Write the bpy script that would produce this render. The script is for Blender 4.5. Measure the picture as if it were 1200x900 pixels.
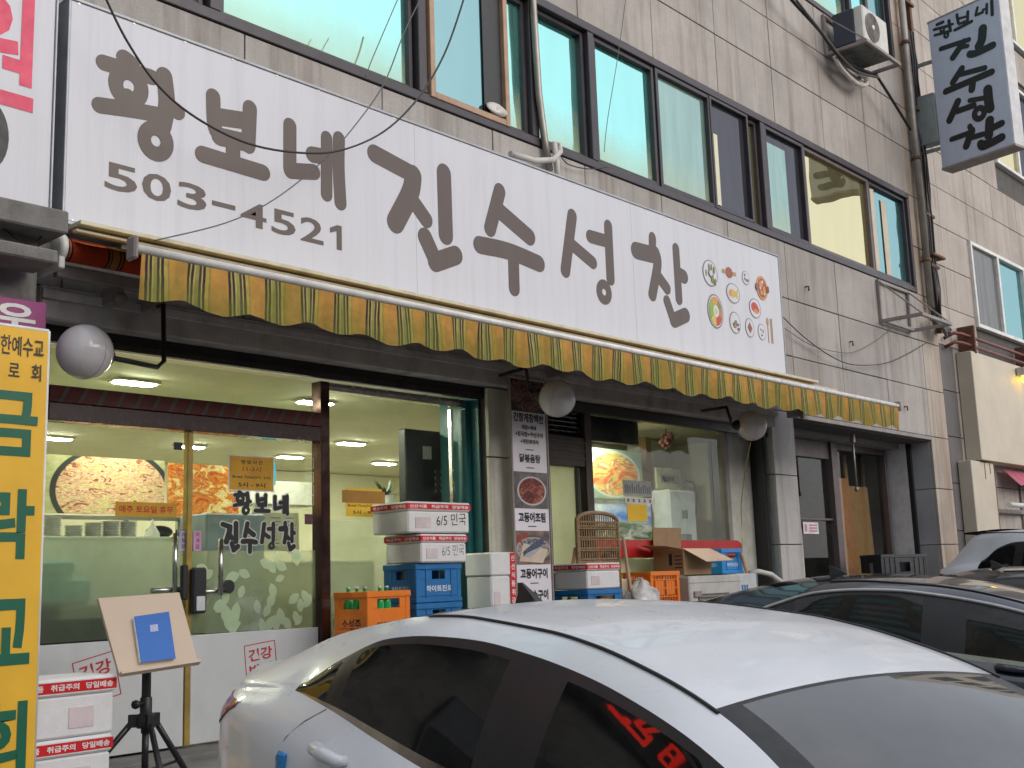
import bpy, math, random
from mathutils import Vector, Matrix
random.seed(7)
R = math.radians
scene = bpy.context.scene
for o in list(bpy.data.objects):
    bpy.data.objects.remove(o, do_unlink=True)
COL = scene.collection

# ---------------------------------------------------------------- camera
cam_d = bpy.data.cameras.new('camera')
cam = bpy.data.objects.new('camera', cam_d)
COL.objects.link(cam)
cam_d.sensor_width = 36.0
cam_d.lens = 40.5
cam_d.clip_start = 0.05
cam_d.clip_end = 3000
YAW, PITCH, ROLL = 0.840652681, 0.168252697, -0.0341411157
fw = Vector((math.sin(YAW) * math.cos(PITCH), math.cos(YAW) * math.cos(PITCH), math.sin(PITCH)))
rt = Vector((math.cos(YAW), -math.sin(YAW), 0))
up = rt.cross(fw)
rt2 = rt * math.cos(ROLL) + up * math.sin(ROLL)
up2 = up * math.cos(ROLL) - rt * math.sin(ROLL)
cam.matrix_world = Matrix(((rt2.x, up2.x, -fw.x, 0), (rt2.y, up2.y, -fw.y, 0), (rt2.z, up2.z, -fw.z, 1.74), (0, 0, 0, 1)))
scene.camera = cam

# ---------------------------------------------------------------- world and sun
SUN_EL, SUN_AZ = R(24), R(168)          # azimuth clockwise from +Y
world = bpy.data.worlds.new('World')
scene.world = world
world.use_nodes = True
wn = world.node_tree
wn.nodes.clear()
w_out = wn.nodes.new('ShaderNodeOutputWorld')
w_bg = wn.nodes.new('ShaderNodeBackground')
w_sky = wn.nodes.new('ShaderNodeTexSky')
w_sky.sky_type = 'NISHITA'
w_sky.sun_disc = False
w_sky.sun_elevation = SUN_EL
w_sky.sun_rotation = SUN_AZ
w_sky.air_density = 1.0
w_sky.dust_density = 2.5
w_sky.ozone_density = 1.0
w_bg.inputs[1].default_value = 0.12
w_mix = wn.nodes.new('ShaderNodeMix')          # thin even cloud layer over the blue
w_mix.data_type = 'RGBA'
w_mix.inputs[0].default_value = .66
w_mix.inputs[7].default_value = (7.0, 7.15, 7.6, 1)
wn.links.new(w_sky.outputs[0], w_mix.inputs[6])
wn.links.new(w_mix.outputs[2], w_bg.inputs[0])
wn.links.new(w_bg.outputs[0], w_out.inputs[0])
sun_d = bpy.data.lights.new('sun', 'SUN')
sun_d.energy = 0.6
sun_d.angle = R(40)
sun_d.color = (1.0, 0.96, 0.91)
sun = bpy.data.objects.new('sun', sun_d)
COL.objects.link(sun)
sdir = Vector((math.sin(SUN_AZ) * math.cos(SUN_EL), math.cos(SUN_AZ) * math.cos(SUN_EL), math.sin(SUN_EL)))
sun.rotation_euler = sdir.to_track_quat('Z', 'Y').to_euler()
sun.location = (0, -10, 30)
scene.view_settings.view_transform = 'Standard'
scene.view_settings.look = 'None'
scene.view_settings.exposure = 0.58
scene.view_settings.gamma = 1.0
scene.cycles.max_bounces = 8
scene.cycles.diffuse_bounces = 3
scene.cycles.glossy_bounces = 4
scene.cycles.transparent_max_bounces = 16
scene.cycles.use_denoising = True
scene.cycles.sample_clamp_indirect = 6.0

# ---------------------------------------------------------------- materials
def nt_new(name):
    m = bpy.data.materials.new(name)
    m.use_nodes = True
    n = m.node_tree
    n.nodes.clear()
    o = n.nodes.new('ShaderNodeOutputMaterial')
    return m, n, o

def N(n, t, **kw):
    x = n.nodes.new(t)
    for k, v in kw.items():
        setattr(x, k, v)
    return x

def c4(c):
    return (c[0], c[1], c[2], 1)

def coords(n, which='Object', scale=(1, 1, 1)):
    if which == 'World':
        g = N(n, 'ShaderNodeNewGeometry')
        src = g.outputs['Position']
    else:
        t = N(n, 'ShaderNodeTexCoord')
        src = t.outputs[which]
    mp = N(n, 'ShaderNodeMapping')
    mp.inputs['Scale'].default_value = scale
    n.links.new(src, mp.inputs[0])
    return mp.outputs[0]

def noise(n, vec, scale, detail=4, rough=.6):
    x = N(n, 'ShaderNodeTexNoise')
    x.inputs['Scale'].default_value = scale
    x.inputs['Detail'].default_value = detail
    x.inputs['Roughness'].default_value = rough
    n.links.new(vec, x.inputs['Vector'])
    return x.outputs['Fac']

def ramp(n, fac, stops, interp='LINEAR'):
    r = N(n, 'ShaderNodeValToRGB')
    r.color_ramp.interpolation = interp
    e = r.color_ramp.elements
    while len(e) < len(stops):
        e.new(0.5)
    for i, (p, c) in enumerate(stops):
        e[i].position = p
        e[i].color = c4(c) if not isinstance(c, (int, float)) else (c, c, c, 1)
    n.links.new(fac, r.inputs[0])
    return r.outputs[0]

def mixc(n, fac, a, b, mode='MIX'):
    x = N(n, 'ShaderNodeMix', data_type='RGBA', blend_type=mode)
    for sock, v in ((x.inputs[0], fac), (x.inputs[6], a), (x.inputs[7], b)):
        if hasattr(v, 'is_output') or isinstance(v, bpy.types.NodeSocket):
            n.links.new(v, sock)
        elif isinstance(v, (int, float)):
            sock.default_value = v
        else:
            sock.default_value = c4(v)
    return x.outputs[2]

def math_(n, op, a, b=0.0, c=0.0):
    x = N(n, 'ShaderNodeMath', operation=op)
    for s, v in ((x.inputs[0], a), (x.inputs[1], b), (x.inputs[2], c)):
        if isinstance(v, bpy.types.NodeSocket):
            n.links.new(v, s)
        else:
            s.default_value = v
    return x.outputs[0]

def bsdf(n, o, col, rough=.5, metal=0., coat=0., spec=.5, bump=None, bstr=.2, bdist=.01):
    b = N(n, 'ShaderNodeBsdfPrincipled')
    for k, v in (('Base Color', col), ('Roughness', rough), ('Metallic', metal), ('Coat Weight', coat), ('Specular IOR Level', spec)):
        s = b.inputs[k]
        if isinstance(v, bpy.types.NodeSocket):
            n.links.new(v, s)
        elif k == 'Base Color':
            s.default_value = c4(v)
        else:
            s.default_value = v
    if coat:
        b.inputs['Coat Roughness'].default_value = .04
    if bump is not None:
        bp = N(n, 'ShaderNodeBump')
        bp.inputs['Strength'].default_value = bstr
        bp.inputs['Distance'].default_value = bdist
        n.links.new(bump, bp.inputs['Height'])
        n.links.new(bp.outputs[0], b.inputs['Normal'])
    n.links.new(b.outputs[0], o.inputs[0])
    return b

MATS = {}
def M(name, col, rough=.5, metal=0., coat=0., var=.18, vscale=6., dirt=.0, dirtcol=(.08, .07, .05), bump=0., bscale=60., spec=.5, rnd=0.):
    """plain material with noise mottling, optional dirt patches and fine bump"""
    m, n, o = nt_new(name)
    v = coords(n, 'World')
    f = noise(n, v, vscale, 5)
    d = tuple(c * (1 - var) for c in col)
    l = tuple(min(1, c * (1 + var * .6)) for c in col)
    c = ramp(n, f, [(.3, d), (.7, l)])
    if rnd:
        oi = N(n, 'ShaderNodeObjectInfo')
        k = math_(n, 'MULTIPLY_ADD', oi.outputs['Random'], rnd, 1 - rnd * .5)
        c = mixc(n, 1.0, c, k, 'MULTIPLY')
    if dirt:
        v2 = coords(n, 'World', (1, 1, .35))
        g = noise(n, v2, vscale * .7, 6, .7)
        msk = ramp(n, g, [(.5, 0.), (.72, dirt)])
        c = mixc(n, msk, c, dirtcol)
    rg = ramp(n, noise(n, v, vscale * 2.3, 3), [(.3, max(0, rough - .08)), (.7, min(1, rough + .08))])
    b = noise(n, v, bscale, 4) if bump else None
    bsdf(n, o, c, rg, metal, coat, spec, b, bump)
    MATS[name] = m
    return m

def M_stone(name, base, dark, rust=0.):
    m, n, o = nt_new(name)
    v = coords(n, 'World')
    sp = noise(n, v, 130, 2, .8)
    c = ramp(n, sp, [(.3, dark), (.5, base), (.72, tuple(min(1, x * 1.25) for x in base))])
    oi = N(n, 'ShaderNodeObjectInfo')
    k = math_(n, 'MULTIPLY_ADD', oi.outputs['Random'], .2, .87)
    c = mixc(n, 1., c, k, 'MULTIPLY')
    big = noise(n, v, 1.1, 5, .65)
    c = mixc(n, ramp(n, big, [(.4, 0.), (.62, .55)]), c, tuple(x * .62 for x in base))
    vs = coords(n, 'World', (5, 5, .28))
    st = noise(n, vs, 1.0, 6, .7)
    c = mixc(n, ramp(n, st, [(.5, 0.), (.68, .62)]), c, (base[0] * .42, base[1] * .36, base[2] * .32))
    st2 = noise(n, coords(n, 'World', (3, 3, .2)), 1.7, 5, .6)
    c = mixc(n, ramp(n, st2, [(.55, 0.), (.72, .35)]), c, tuple(min(1, x * 1.45) for x in base))
    if rust:
        rs = noise(n, coords(n, 'World', (9, 9, .25)), 1.2, 6, .7)
        c = mixc(n, ramp(n, rs, [(.42, 0.), (.62, rust)]), c, (.27, .12, .05))
    bsdf(n, o, c, .62, 0, 0, .35, noise(n, v, 160, 3), .12)
    MATS[name] = m
    return m

def M_sign(name, col):
    """backlit sign fabric: faint vertical weave, rain streaks and a little dirt"""
    m, n, o = nt_new(name)
    weave = noise(n, coords(n, 'World', (230, 1, .5)), 1., 2)
    c = ramp(n, weave, [(.3, tuple(x * .975 for x in col)), (.7, tuple(min(1, x * 1.015) for x in col))])
    st = noise(n, coords(n, 'World', (7, 1, .35)), 1.3, 6, .7)
    c = mixc(n, ramp(n, st, [(.48, 0.), (.74, .34)]), c, tuple(x * .68 for x in col))
    big = noise(n, coords(n, 'World'), .7, 4)
    c = mixc(n, ramp(n, big, [(.35, 0.), (.7, .18)]), c, (col[0] * .86, col[1] * .84, col[2] * .8))
    bsdf(n, o, c, .4, 0, 0, .4)
    MATS[name] = m
    return m

def M_glass(name, tint=(.86, .95, .9), base=.04, dirt=.05, power=1.0):
    """thin window pane: mostly clear, mirrors more at a slant, slightly dusty"""
    m, n, o = nt_new(name)
    tr = N(n, 'ShaderNodeBsdfTransparent')
    tr.inputs[0].default_value = c4(tint)
    gl = N(n, 'ShaderNodeBsdfGlossy')
    gl.inputs['Roughness'].default_value = .02
    fr = N(n, 'ShaderNodeFresnel')
    fr.inputs[0].default_value = 1.5
    f = math_(n, 'MULTIPLY_ADD', fr.outputs[0], power, base - .04)
    mx = N(n, 'ShaderNodeMixShader')
    n.links.new(f, mx.inputs[0])
    n.links.new(tr.outputs[0], mx.inputs[1])
    n.links.new(gl.outputs[0], mx.inputs[2])
    df = N(n, 'ShaderNodeBsdfDiffuse')
    df.inputs[0].default_value = (.6, .62, .56, 1)
    nz = noise(n, coords(n, 'World', (1, 1, 1)), 2.2, 6, .7)
    dm = ramp(n, nz, [(.4, 0.), (.75, dirt * 2)])
    mx2 = N(n, 'ShaderNodeMixShader')
    n.links.new(dm, mx2.inputs[0])
    n.links.new(mx.outputs[0], mx2.inputs[1])
    n.links.new(df.outputs[0], mx2.inputs[2])
    n.links.new(mx2.outputs[0], o.inputs[0])
    MATS[name] = m
    return m

def M_film(name, col, opacity):
    m, n, o = nt_new(name)
    tr = N(n, 'ShaderNodeBsdfTransparent')
    df = N(n, 'ShaderNodeBsdfDiffuse')
    df.inputs[0].default_value = c4(col)
    tl = N(n, 'ShaderNodeBsdfTranslucent')
    tl.inputs[0].default_value = c4(col)
    a = N(n, 'ShaderNodeMixShader')
    a.inputs[0].default_value = .66
    n.links.new(df.outputs[0], a.inputs[1])
    n.links.new(tl.outputs[0], a.inputs[2])
    mx = N(n, 'ShaderNodeMixShader')
    nz = noise(n, coords(n, 'World'), 3, 4)
    f = ramp(n, nz, [(.3, max(0, opacity - .08)), (.7, min(1, opacity + .08))])
    n.links.new(f, mx.inputs[0])
    n.links.new(tr.outputs[0], mx.inputs[1])
    n.links.new(a.outputs[0], mx.inputs[2])
    n.links.new(mx.outputs[0], o.inputs[0])
    MATS[name] = m
    return m

def M_mirror_glass(name, tint, dark, refl=.75, wob=.012, tinge=0.):
    """coated office window glass: strong tinted reflection over a dark room"""
    m, n, o = nt_new(name)
    gl = N(n, 'ShaderNodeBsdfGlossy')
    gl.inputs[0].default_value = c4(tint)
    gl.inputs['Roughness'].default_value = .015
    df = N(n, 'ShaderNodeBsdfDiffuse')
    v = coords(n, 'World')
    cc = ramp(n, noise(n, coords(n, 'World', (4, 4, .5)), 1.2, 3), [(.35, dark), (.7, tuple(min(1, x * 1.7) for x in dark))])
    n.links.new(cc, df.inputs[0])
    bp = N(n, 'ShaderNodeBump')
    bp.inputs['Strength'].default_value = 1.0
    bp.inputs['Distance'].default_value = wob
    n.links.new(noise(n, v, 1.3, 1), bp.inputs['Height'])
    n.links.new(bp.outputs[0], gl.inputs['Normal'])
    mx = N(n, 'ShaderNodeMixShader')
    mx.inputs[0].default_value = refl
    n.links.new(df.outputs[0], mx.inputs[1])
    n.links.new(gl.outputs[0], mx.inputs[2])
    if tinge:                                   # pale yellowish tone, stronger towards the lower edge of the pane
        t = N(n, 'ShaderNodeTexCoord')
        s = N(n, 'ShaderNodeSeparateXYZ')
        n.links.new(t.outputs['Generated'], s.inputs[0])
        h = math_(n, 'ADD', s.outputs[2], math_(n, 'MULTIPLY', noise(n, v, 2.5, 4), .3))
        f = ramp(n, h, [(.12, tinge), (.5, 0.)])
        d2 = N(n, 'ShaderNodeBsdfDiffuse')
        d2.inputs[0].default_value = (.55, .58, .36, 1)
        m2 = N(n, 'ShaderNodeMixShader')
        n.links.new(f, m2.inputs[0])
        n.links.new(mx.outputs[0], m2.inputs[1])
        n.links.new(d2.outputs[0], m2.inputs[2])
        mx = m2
    n.links.new(mx.outputs[0], o.inputs[0])
    MATS[name] = m
    return m

def M_emit(name, col, s):
    m, n, o = nt_new(name)
    e = N(n, 'ShaderNodeEmission')
    e.inputs[0].default_value = c4(col)
    e.inputs[1].default_value = s
    n.links.new(e.outputs[0], o.inputs[0])
    MATS[name] = m
    return m

def M_stripes(name, period, stops, mildew=0., ztop=3.65, zbot=3.36, axis='X', rough=.85):
    """woven awning cloth: stripes along the awning, green mildew towards the hem"""
    m, n, o = nt_new(name)
    g = N(n, 'ShaderNodeNewGeometry')
    s = N(n, 'ShaderNodeSeparateXYZ')
    n.links.new(g.outputs['Position'], s.inputs[0])
    v = coords(n, 'World')
    u = math_(n, 'FRACT', math_(n, 'ADD', math_(n, 'DIVIDE', s.outputs[0], period), math_(n, 'MULTIPLY', noise(n, v, 2.6, 3), .12)))
    c = ramp(n, u, stops, 'CONSTANT')
    v = coords(n, 'World')
    c = mixc(n, 1., c, ramp(n, noise(n, v, 14, 4), [(.3, .75), (.7, 1.05)]), 'MULTIPLY')
    if mildew:
        h = math_(n, 'DIVIDE', math_(n, 'SUBTRACT', s.outputs[2], zbot), ztop - zbot)
        nz = noise(n, coords(n, 'World', (2.2, 2.2, .8)), 2.0, 5, .65)
        f = math_(n, 'SUBTRACT', math_(n, 'MULTIPLY', nz, 2.1), math_(n, 'MULTIPLY', h, .62))
        f = ramp(n, f, [(.42, 0.), (.85, mildew)])
        c = mixc(n, f, c, (.13, .15, .025))
        sp = ramp(n, noise(n, v, 45, 4, .8), [(.62, 0.), (.74, .5)])
        c = mixc(n, sp, c, (.05, .05, .02))
    bsdf(n, o, c, rough, 0, 0, .2, noise(n, v, 300, 2), .15)
    MATS[name] = m
    return m

def M_photo(name, bg, ring, cols, scale, cx=.5, cy=.5, rx=.4, ry=.4, noise_s=5., rng=.07, axes=(0, 2)):
    """printed food photograph: a bowl with a mottled filling on a soft ground"""
    m, n, o = nt_new(name)
    t = N(n, 'ShaderNodeTexCoord')
    s = N(n, 'ShaderNodeSeparateXYZ')
    n.links.new(t.outputs['Generated'], s.inputs[0])
    x = math_(n, 'DIVIDE', math_(n, 'SUBTRACT', s.outputs[axes[0]], cx), rx)
    y = math_(n, 'DIVIDE', math_(n, 'SUBTRACT', s.outputs[axes[1]], cy), ry)
    d = math_(n, 'SQRT', math_(n, 'ADD', math_(n, 'MULTIPLY', x, x), math_(n, 'MULTIPLY', y, y)))
    vec = coords(n, 'Generated', scale)
    w = N(n, 'ShaderNodeTexNoise')
    w.inputs['Scale'].default_value = noise_s
    w.inputs['Detail'].default_value = 6
    w.inputs['Distortion'].default_value = 1.6
    n.links.new(vec, w.inputs['Vector'])
    st = [(.37 + .26 * i / (len(cols) - 1), c) for i, c in enumerate(cols)]
    food = ramp(n, w.outputs['Fac'], st)
    vo = N(n, 'ShaderNodeTexVoronoi')
    vo.inputs['Scale'].default_value = noise_s * 3
    n.links.new(vec, vo.inputs['Vector'])
    food = mixc(n, .4, food, ramp(n, vo.outputs['Distance'], [(.05, 1.), (.7, .25)]), 'MULTIPLY')
    b2 = ramp(n, noise(n, vec, noise_s * .5, 3), [(.35, bg[0]), (.65, bg[1])])
    inring = ramp(n, d, [(1. - rng, 0.), (1. - rng + .015, 1.)])
    c = mixc(n, inring, food, ring)
    out = ramp(n, d, [(.985, 0.), (1., 1.)])
    c = mixc(n, out, c, b2)
    bsdf(n, o, c, .35, 0, 0, .4)
    MATS[name] = m
    return m

STONE = M_stone('granite_cladding', (.405, .372, .348), (.28, .258, .242))
STONE_TAN = M_stone('stained_granite', (.47, .42, .36), (.34, .29, .24), rust=.45)
STONE_GREY = M_stone('grey_granite', (.45, .46, .48), (.27, .28, .29))
STONE_PIER = M_stone('pale_granite', (.58, .56, .55), (.44, .42, .41))
STONE_COL = M_stone('column_granite', (.54, .52, .46), (.34, .32, .28))
TILE = M_stone('beige_tile', (.44, .39, .35), (.37, .33, .29))
TILE_SHADE = M_stone('shaded_tile', (.16, .15, .15), (.1, .095, .09))  # beige tile with the shade of the building gap put into its colour
BACK = M('mortar_backing', (.1, .095, .09), .9)
BEAM = M('stained_beam', (.48, .45, .44), .8, dirt=.5, bump=.2)
FRAME = M('window_frame_black', (.05, .042, .05), .38, spec=.45)
FRAME_B = M('window_frame_brown', (.13, .1, .1), .45)
WOODTAN = M('tan_wood', (.45, .29, .19), .6, dirt=.4)
WHITE_FR = M('white_frame', (.72, .72, .7), .4)
TEAL = M_mirror_glass('teal_glass', (.46, .9, .84), (.16, .46, .43), .82, tinge=.65)
TEAL_D = M_mirror_glass('dark_teal_glass', (.45, .72, .72), (.04, .1, .11), .62)
PALEGL = M_mirror_glass('pale_glass', (.85, .76, .46), (.28, .26, .14), .8)
MESHGL = M_mirror_glass('insect_screen_pane', (.48, .66, .6), (.18, .27, .25), .5, tinge=.4)
DARKGL = M_mirror_glass('dark_screen_pane', (.3, .3, .32), (.04, .04, .05), .3)
SIGNW = M_sign('sign_white', (.63, .64, .7))
SIGNBLUE = M('sign_pale_blue', (.5, .55, .68), .4, var=.05, dirt=.1)
ALU = M('aluminium_trim', (.5, .5, .5), .4, .7)
SIGNEDGE = M('sign_edge', (.4, .42, .46), .4, .2, dirt=.3)
BROWNTXT = M_sign('brown_vinyl', (.108, .081, .073))
BLACKTXT = M('black_vinyl', (.012, .012, .014), .45)
INK = M('black_ink', (.02, .02, .02), .7)
GREYINK = M('grey_ink', (.2, .2, .22), .7)
REDINK = M('red_ink', (.5, .02, .02), .6)
WHITEINK = M('white_ink', (.8, .8, .8), .6)
STEEL = M('steel', (.55, .55, .53), .22, 1., var=.1, dirt=.1)
MIRRORSTEEL = M('polished_steel', (.5, .48, .47), .08, 1., var=.12)
MAROON = M('maroon_door_beam', (.05, .012, .014), .25, spec=.6)
REDBEAM = M('dark_red_beam', (.13, .017, .014), .4)
BEAMSTRIPE = M('beam_stripe', (.1, .08, .06), .4)
POSTDARK = M('dark_post_steel', (.1, .055, .05), .18, .7, var=.4)
BLACKMET = M('black_metal', (.018, .018, .02), .4, var=.3)
GALV = M('galvanised_pipe', (.33, .31, .28), .45, .6, dirt=.5, dirtcol=(.16, .1, .06))
RUST = M('rusty_steel', (.17, .085, .05), .75, .2, var=.4, dirt=.6, dirtcol=(.06, .03, .02), bump=.3)
PAINTST = M('grey_painted_steel', (.28, .25, .24), .55, dirt=.4, dirtcol=(.15, .09, .06))
CABLE = M('black_cable', (.015, .015, .015), .5)
GREYCABLE = M('grey_cable', (.12, .12, .12), .6)
HOSEW = M('white_hose', (.6, .58, .54), .6, dirt=.3)
YELLOW = M('yellow_banner_cloth', (.83, .47, .03), .55, var=.1, vscale=3)
GREENTXT = M('green_print', (.005, .12, .065), .5, var=.1)
GLOBE = M('milky_globe', (.6, .58, .61), .12, var=.05, spec=.5, dirt=.3, dirtcol=(.3, .24, .2))
FOAM = M('white_styrofoam', (.74, .73, .73), .85, var=.05, vscale=20, bump=.25, bscale=120, dirt=.08, dirtcol=(.5, .47, .42))
TAPE = M('red_tape', (.62, .015, .02), .35)
ORANGE = M('orange_plastic', (.8, .2, .015), .38, var=.1)
BLUE = M('blue_plastic', (.015, .16, .42), .38, var=.15, dirt=.1)
BLUE2 = M('light_blue_plastic', (.015, .24, .6), .35, var=.1)
BLACKPL = M('black_plastic', (.014, .015, .017), .45)
CARD = M('cardboard', (.36, .23, .13), .85, var=.1, vscale=10)
CARD_L = M('pale_cardboard', (.62, .46, .35), .85, var=.1)
BOARDW = M('plywood_board', (.6, .47, .36), .6, var=.06, vscale=4)
PLY = M('orange_plywood', (.55, .27, .1), .6, var=.2, vscale=5)
PLANK = M('yellow_plank', (.46, .28, .1), .6, var=.2)
BOOKBLUE = M('blue_cover', (.045, .16, .5), .5, var=.1)
PAPER = M('paper', (.75, .75, .72), .8)
RATTAN = M('rattan', (.3, .19, .1), .7, var=.4, vscale=30)
GREENBOT = M('green_bottle', (.02, .42, .1), .08, spec=.7)
BAG = M('clear_plastic_bag', (.55, .53, .52), .22, var=.3, vscale=15, spec=.8)
BAMBOO = M('wooden_stick', (.5, .25, .13), .6)
ASPHALT = M('asphalt', (.055, .054, .052), .9, var=.35, vscale=30, bump=.4, bscale=150)
CONC = M('concrete', (.2, .195, .185), .9, var=.25, vscale=3, dirt=.4, bump=.3, bscale=90)
WALLIN = M('interior_wall', (.72, .70, .52), .8, var=.05)
CEILIN = M('interior_ceiling', (.62, .6, .45), .8, var=.06)
FLOORIN = M('interior_floor', (.3, .27, .22), .5)
COUNTER = M('pale_green_counter', (.55, .6, .47), .45, var=.06)
DOORWHITE = M('white_door_panel', (.58, .6, .61), .45, var=.05, dirt=.08)
TEALPANEL = M('teal_panel', (.015, .115, .125), .4, var=.1)
GREYBOX = M('grey_box', (.2, .25, .285), .4)
NAVY = M('navy_panel', (.035, .05, .075), .45)
REDPL = M('red_board', (.5, .015, .015), .4)
PALEPANEL = M('pale_panel', (.5, .5, .45), .6, dirt=.25)
CREAM = M('cream_panel', (.6, .53, .42), .55, var=.08, vscale=2, dirt=.12, dirtcol=(.45, .3, .16))
PINK = M('magenta_sign', (.32, .05, .2), .5)
REDTXT = M('red_print', (.72, .04, .12), .45)
LOUVRE = M('dark_wood_louvre', (.05, .032, .025), .55)
PLATE = M('ceramic', (.72, .72, .66), .25)
GOLD = M('gold_strip', (.42, .3, .08), .35, .4, var=.3)
BOILER = M('boiler_white', (.6, .63, .65), .35)
YELPAPER = M('yellow_paper', (.85, .55, .04), .7, var=.06)
AMBER = M('amber_board', (.62, .33, .02), .6)
LEAFW = M_film('leaf_print', (.72, .84, .68), .62)
GLASS = M_glass('shop_glass', dirt=.04)
GLASS2 = M_glass('shop_glass_dull', (.75, .85, .75), .06, .03)
DARKSHOP = M_glass('unlit_shop_glass', (.82, .84, .85), .04, .02)
FROST = M_film('frosted_film', (.46, .49, .37), .6)
FROST2 = M_film('etched_film', (.42, .44, .28), .5)
LIGHTP = M_emit('ceiling_lamp', (1., .96, .74), 190.)
SPOT = M_emit('spot_lamp', (1., .62, .04), 5.)
LEDRED = M_emit('led_red', (1., .03, .015), 4.)
AWN = M_stripes('awning_cloth', .275, [(0, (.52, .27, .07)), (.28, (.05, .035, .035)), (.34, (.4, .33, .11)), (.38, (.05, .035, .035)), (.44, (.5, .41, .13)), (.48, (.33, .3, .09)), (.56, (.08, .055, .05)), (.62, (.46, .38, .13)), (.655, (.05, .035, .035)), (.715, (.5, .37, .09)), (.80, (.32, .26, .07)), (.84, (.54, .29, .065))], .5)
AWN_RED = M_stripes('awning_roll_cloth', .345, [(0, (.5, .055, .02)), (.40, (.02, .012, .015)), (.44, (.4, .14, .04)), (.475, (.02, .012, .015)), (.5, (.38, .15, .05)), (.64, (.02, .012, .015)), (.67, (.4, .14, .04)), (.70, (.02, .012, .015)), (.735, (.5, .06, .02))])
AWN_PINK = M_stripes('pink_awning_cloth', .3, [(0, (.55, .12, .2)), (.5, (.35, .3, .16)), (.6, (.55, .14, .22))])
FOOD_NOODLE = M_photo('noodle_photo', ((.5, .44, .3), (.26, .32, .1)), (.03, .035, .035), [(.3, .1, .05), (.7, .36, .2), (.95, .72, .52), (.55, .24, .12), (.9, .66, .44), (.6, .62, .22)], (2.2, 2.2, 2.6), .55, .40, .52, .80, 4.5, .11)
FOOD_STEW = M_photo('stew_photo', ((.7, .35, .12), (.5, .2, .04)), (.7, .3, .06), [(.5, .08, .01), (.85, .3, .04), (.5, .1, .02), (.9, .55, .15), (.85, .7, .4)], (2, 2, 2), .5, .5, .7, .7, 3.)
FOOD_BOWL = M_photo('red_stew_photo', ((.06, .05, .06), (.16, .14, .14)), (.5, .48, .48), [(.06, .008, .006), (.2, .02, .012), (.3, .06, .03), (.42, .16, .09)], (4, 4, 4), .52, .48, .44, .40, 1.5, .12)
FOOD_TOP = M_photo('meat_photo', ((.02, .008, .01), (.07, .02, .02)), (.05, .02, .02), [(.04, .015, .015), (.16, .06, .05), (.3, .15, .12), (.1, .03, .03)], (4, 4, 4), .5, .6, .6, .6, 1.4)
FOOD_FISH = M_photo('fish_photo', ((.3, .2, .16), (.08, .06, .05)), (.5, .42, .36), [(.03, .04, .06), (.2, .22, .28), (.5, .42, .4), (.18, .05, .04)], (3, 3, 4), .5, .45, .5, .36, 1.6)
FOOD_KIMCHI = M_photo('kimchi_stew_photo', ((.2, .3, .28), (.42, .45, .2)), (.5, .55, .55), [(.7, .16, .02), (.9, .42, .14), (.7, .66, .16), (.55, .14, .06), (.95, .66, .36)], (2.4, 2.4, 2.4), .52, .5, .44, .47, 1.6, .1)
SKYPIC = M_photo('mountain_photo', ((.02, .2, .75), (.9, .93, .95)), (.3, .4, .3), [(.06, .14, .05), (.25, .32, .22), (.7, .7, .7)], (2.2, 2.2, 2.2), .5, -.1, 1.1, .6, 2.4)

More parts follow.
